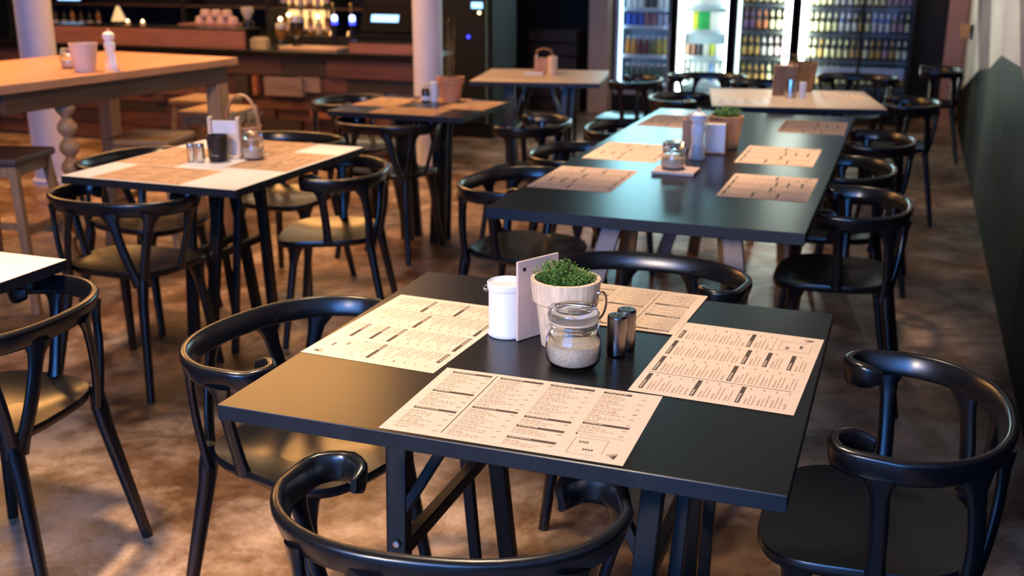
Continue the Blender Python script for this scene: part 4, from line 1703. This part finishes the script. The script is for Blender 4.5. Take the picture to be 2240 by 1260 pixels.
def bottle(kind, label, loc, glassm, labm, group):
    key = (kind, glassm.name, labm.name)
    if key in BOT:
        src = BOT[key]
        return dup(src, loc, 0, label, group)
    t = thing('bottle' if kind != 'can' and kind != 'carton' else kind, label,
              {'can': 'can', 'carton': 'carton'}.get(kind, 'bottle'), loc, 0, group)
    b = MB()
    if kind == 'beer':
        b.lathe([(0.020, 0), (0.0225, 0.003), (0.0225, 0.105), (0.019, 0.125), (0.0125, 0.15), (0.011, 0.195), (0, 0.195)], n=14)
        b.build('glass_body', glassm, t)
        b = MB()
        b.lathe([(0.0230, 0.022), (0.0230, 0.098)], n=14, close=False)
        b.build('label', labm, t)
        b = MB()
        b.lathe([(0.0168, 0.140), (0.0132, 0.152), (0.0126, 0.182)], n=14, close=False)
        b.build('neck_label', labm, t)
        b = MB()
        b.lathe([(0, 0.190), (0.0135, 0.190), (0.0135, 0.199), (0, 0.2)], n=12)
        b.build('cap', M_DSTEEL, t)
    elif kind == 'juice':
        b.lathe([(0.028, 0), (0.031, 0.003), (0.031, 0.11), (0.02, 0.14), (0.015, 0.165), (0, 0.165)], n=14)
        b.build('glass_body', glassm, t)
        b = MB()
        b.lathe([(0.0315, 0.03), (0.0315, 0.085)], n=14, close=False)
        b.build('label', labm, t)
        b = MB()
        b.lathe([(0, 0.160), (0.018, 0.160), (0.018, 0.182), (0, 0.183)], n=12)
        b.build('cap', M_WPAINT, t)
    elif kind == 'can':
        b.lathe([(0.026, 0), (0.032, 0.006), (0.032, 0.108), (0.027, 0.116), (0, 0.116)], n=16)
        b.build('body', glassm, t)
        b = MB()
        b.lathe([(0, 0.1165), (0.025, 0.1165), (0.026, 0.118), (0, 0.118)], n=12)
        b.build('lid', M_CHROME, t)
    else:
        b.box((0, 0, 0.075), (0.062, 0.062, 0.15))
        b.build('body', glassm, t, smooth=False, bevel=0.002)
        b = MB()
        b.quad([(-0.031, -0.031, 0.15), (0.031, -0.031, 0.15), (0.031, 0, 0.178), (-0.031, 0, 0.178)])
        b.quad([(0.031, 0.031, 0.15), (-0.031, 0.031, 0.15), (-0.031, 0, 0.178), (0.031, 0, 0.178)])
        b.build('gable_top', labm, t, smooth=False)
    if kind in ('can', 'carton', 'juice'):
        t.scale = (0.87, 0.87, 1.0)
    BOT[key] = t
    return t


def C_(n, c, r=0.4):
    return mat(n, c + (1,), r, var=0.06, scale=30)


L_CREAM = C_('cream_label', (0.88, 0.84, 0.48))
L_GOLD = C_('gold_label', (0.62, 0.38, 0.10))
L_WHITE = C_('white_label', (0.82, 0.82, 0.80))
L_PINK = C_('pink_label', (0.55, 0.36, 0.42))
L_BLUE = C_('blue_label', (0.10, 0.18, 0.60))
SHN = {0: 'lowest', 1: 'second', 2: 'third', 3: 'fourth'}


def row(kind, items, xa, xb, z, y, fr, shelf, group):
    n = len(items)
    for i, (g, l, word) in enumerate(items):
        x_ = xa + (xb - xa) * (i + 0.5) / n
        bottle(kind, '%s %s from the left, %s shelf, %s' % (ORD[i], word, shelf, fr), (x_, y, z), g, l, group)


OR_ = C_('orange_juice', (0.75, 0.30, 0.03), 0.2)
RD_ = C_('dark_red_juice', (0.18, 0.03, 0.03), 0.2)
YL_ = C_('yellow_juice', (0.55, 0.42, 0.06), 0.2)
OL_ = C_('olive_juice', (0.20, 0.20, 0.06), 0.2)
CB_ = C_('blue_can_paint', (0.03, 0.13, 0.62), 0.3)
CP_ = C_('pink_can_paint', (0.42, 0.16, 0.20), 0.3)
CW_ = C_('pale_can_paint', (0.45, 0.47, 0.62), 0.3)
CG_ = C_('green_carton', (0.03, 0.42, 0.10))
CY_ = C_('yellow_green_carton', (0.50, 0.52, 0.05))
CX_ = C_('white_carton', (0.85, 0.86, 0.80))
CK_ = C_('brown_cup', (0.20, 0.09, 0.05))
CD_ = C_('dark_can', (0.06, 0.05, 0.06))
yb = FY + 0.115
f1 = 'bluish fridge'
row('can', [(CB_, CB_, 'blue can')] * 3 + [(CP_, CP_, 'pink can')] * 2 + [(CW_, CW_, 'pale can')] * 2, -1.64, -1.20, 0.861, yb, f1,
    'fourth', 'cans in the bluish fridge')
row('juice', [(OR_, OR_, 'orange bottle')] * 2 + [(RD_, RD_, 'dark red bottle')] * 2 + [(OL_, OL_, 'olive bottle')] * 1 +
    [(YL_, YL_, 'yellow bottle')] * 2, -1.64, -1.20, 0.576, yb, f1, 'third', 'juice bottles in the bluish fridge')
row('juice', [(M_GREENG, M_GREENG, 'dark green bottle')] * 7, -1.64, -1.20, 0.306, yb, f1, 'second',
    'green bottles in the bluish fridge')
row('can', [(CX_, CX_, 'white can')] * 3 + [(CD_, CD_, 'dark can')] * 2 + [(CX_, CX_, 'white can')] * 2, -1.64, -1.20, 1.031, yb, f1,
    'topmost', 'cans high in the bluish fridge')
f2 = 'brightest white fridge'
row('carton', [(CX_, CX_, 'white carton')] + [(CY_, CY_, 'yellow carton')] + [(CG_, CG_, 'green carton')] * 2 +
    [(CX_, CX_, 'white carton')] * 3, -1.02, -0.62, 0.831, yb, f2, 'fourth', 'cartons in the white fridge')
row('can', [(CK_, CK_, 'brown can')] * 2 + [(CD_, CD_, 'dark can')] + [(CX_, CX_, 'white can')] + [(CY_, CY_, 'yellow can')] +
    [(CX_, CX_, 'white can')] * 2, -1.02, -0.62, 0.581, yb, f2, 'third', 'cans in the white fridge')
row('beer', [(M_BEERG, L_WHITE, 'dark bottle')] + [(C_('milky_bottle', (0.75, 0.78, 0.72), 0.25), L_WHITE, 'milky bottle')] * 3 +
    [(C_('pale_blue_bottle', (0.25, 0.45, 0.75), 0.2), L_BLUE, 'pale blue bottle')] +
    [(MATS['milky_bottle'], L_WHITE, 'milky bottle')] * 2, -1.02, -0.62, 0.331, yb, f2, 'second', 'bottles in the white fridge')
row('carton', [(CX_, CX_, 'white carton')] * 7, -1.02, -0.62, 1.071, yb, f2, 'topmost', 'cartons high in the white fridge')
f3 = 'fridge between white and beer fridges'
row('beer', [(M_BEERG, C_('violet_label', (0.20, 0.10, 0.25)), 'dark bottle')] * 2 + [(M_BEERG, C_('copper_label', (0.62, 0.20, 0.08)),
    'copper labelled bottle')] * 2 + [(M_BEERG, L_CREAM, 'cream labelled bottle')] * 3, -0.48, -0.05, 0.841, yb, f3, 'fourth',
    'bottles in the third fridge')
row('beer', [(M_BEERG, L_GOLD, 'gold labelled bottle')] * 3 + [(M_BEERG, L_WHITE, 'white labelled bottle')] * 2 +
    [(M_BEERG, L_PINK, 'pink labelled bottle')] * 2, -0.48, -0.05, 0.591, yb, f3, 'third', 'bottles in the third fridge')
row('beer', [(M_BEERG, L_GOLD, 'gold labelled bottle')] * 4 + [(M_GREENG, L_CREAM, 'cream labelled bottle')] * 3, -0.48, -0.05,
    0.331, yb, f3, 'second', 'bottles in the third fridge')
row('beer', [(M_BEERG, L_GOLD, 'gold labelled bottle')] * 2 + [(M_BEERG, L_CREAM, 'cream labelled bottle')] * 5, -0.48, -0.05, 1.091,
    yb, f3, 'topmost', 'bottles in the third fridge')
f4 = 'double beer fridge'
BCR = (M_BEERG, L_CREAM, 'cream labelled bottle')
BGD = (M_BEERG, L_GOLD, 'gold labelled bottle')
BWH = (M_BEERG, L_WHITE, 'white labelled bottle')
BPK = (M_BEERG, L_PINK, 'pink labelled bottle')
BBL = (C_('blue_glass', (0.08, 0.16, 0.55), 0.2), L_WHITE, 'blue bottle')
row('beer', [BCR] * 5 + [BBL] + [BWH] * 2 + [BGD] + [BCR] + [BBL] * 3 + [BPK] * 2 + [BCR], 0.13, 1.06, 0.831, yb, f4, 'fourth',
    'bottles in the double beer fridge')
row('beer', [BCR] * 2 + [BGD] + [BCR] * 4 + [BGD] * 2 + [BCR] + [BGD] * 2 + [BPK] + [BGD] + [BCR] * 2, 0.13, 1.06, 0.586, yb, f4,
    'third', 'bottles in the double beer fridge')
row('beer', [BCR] * 4 + [BWH] * 3 + [BCR] * 5 + [BPK] * 4, 0.13, 1.06, 1.071, yb, f4, 'topmost',
    'bottles in the double beer fridge')
row('beer', [BGD] * 5 + [BCR] * 7 + [BGD] * 4, 0.13, 1.06, 0.341, yb, f4, 'second', 'bottles in the double beer fridge')

# warm wall lamp at the far end of the right wall
t = thing('wall_lamp', 'small orange wall lamp on the pink end of the right wall', 'lamp', (XW - 0.002, 8.55, 0.92))
b = MB()
b.box((-0.01, 0, 0), (0.02, 0.08, 0.12))
b.build('bracket', M_STEEL, t, smooth=False, bevel=0.003)
b = MB()
b.lathe([(0.03, -0.05), (0.045, 0.06), (0.042, 0.06), (0.028, -0.05)], (-0.06, 0, 0), 20, close=False)
b.build('shade', mat('amber_shade', (0.6, 0.3, 0.12, 1), 0.6, emit=(1.0, 0.45, 0.16, 1), strength=0.05), t)

# small things stand on top of the table surface (and of any menu under them)
for o in list(COL.objects):
    if o.parent is None and o.get('category') and o['category'] not in ('menu', 'table') and abs(o.location.z - TZ) < 1e-5:
        o.location.z = TZ + 0.0012
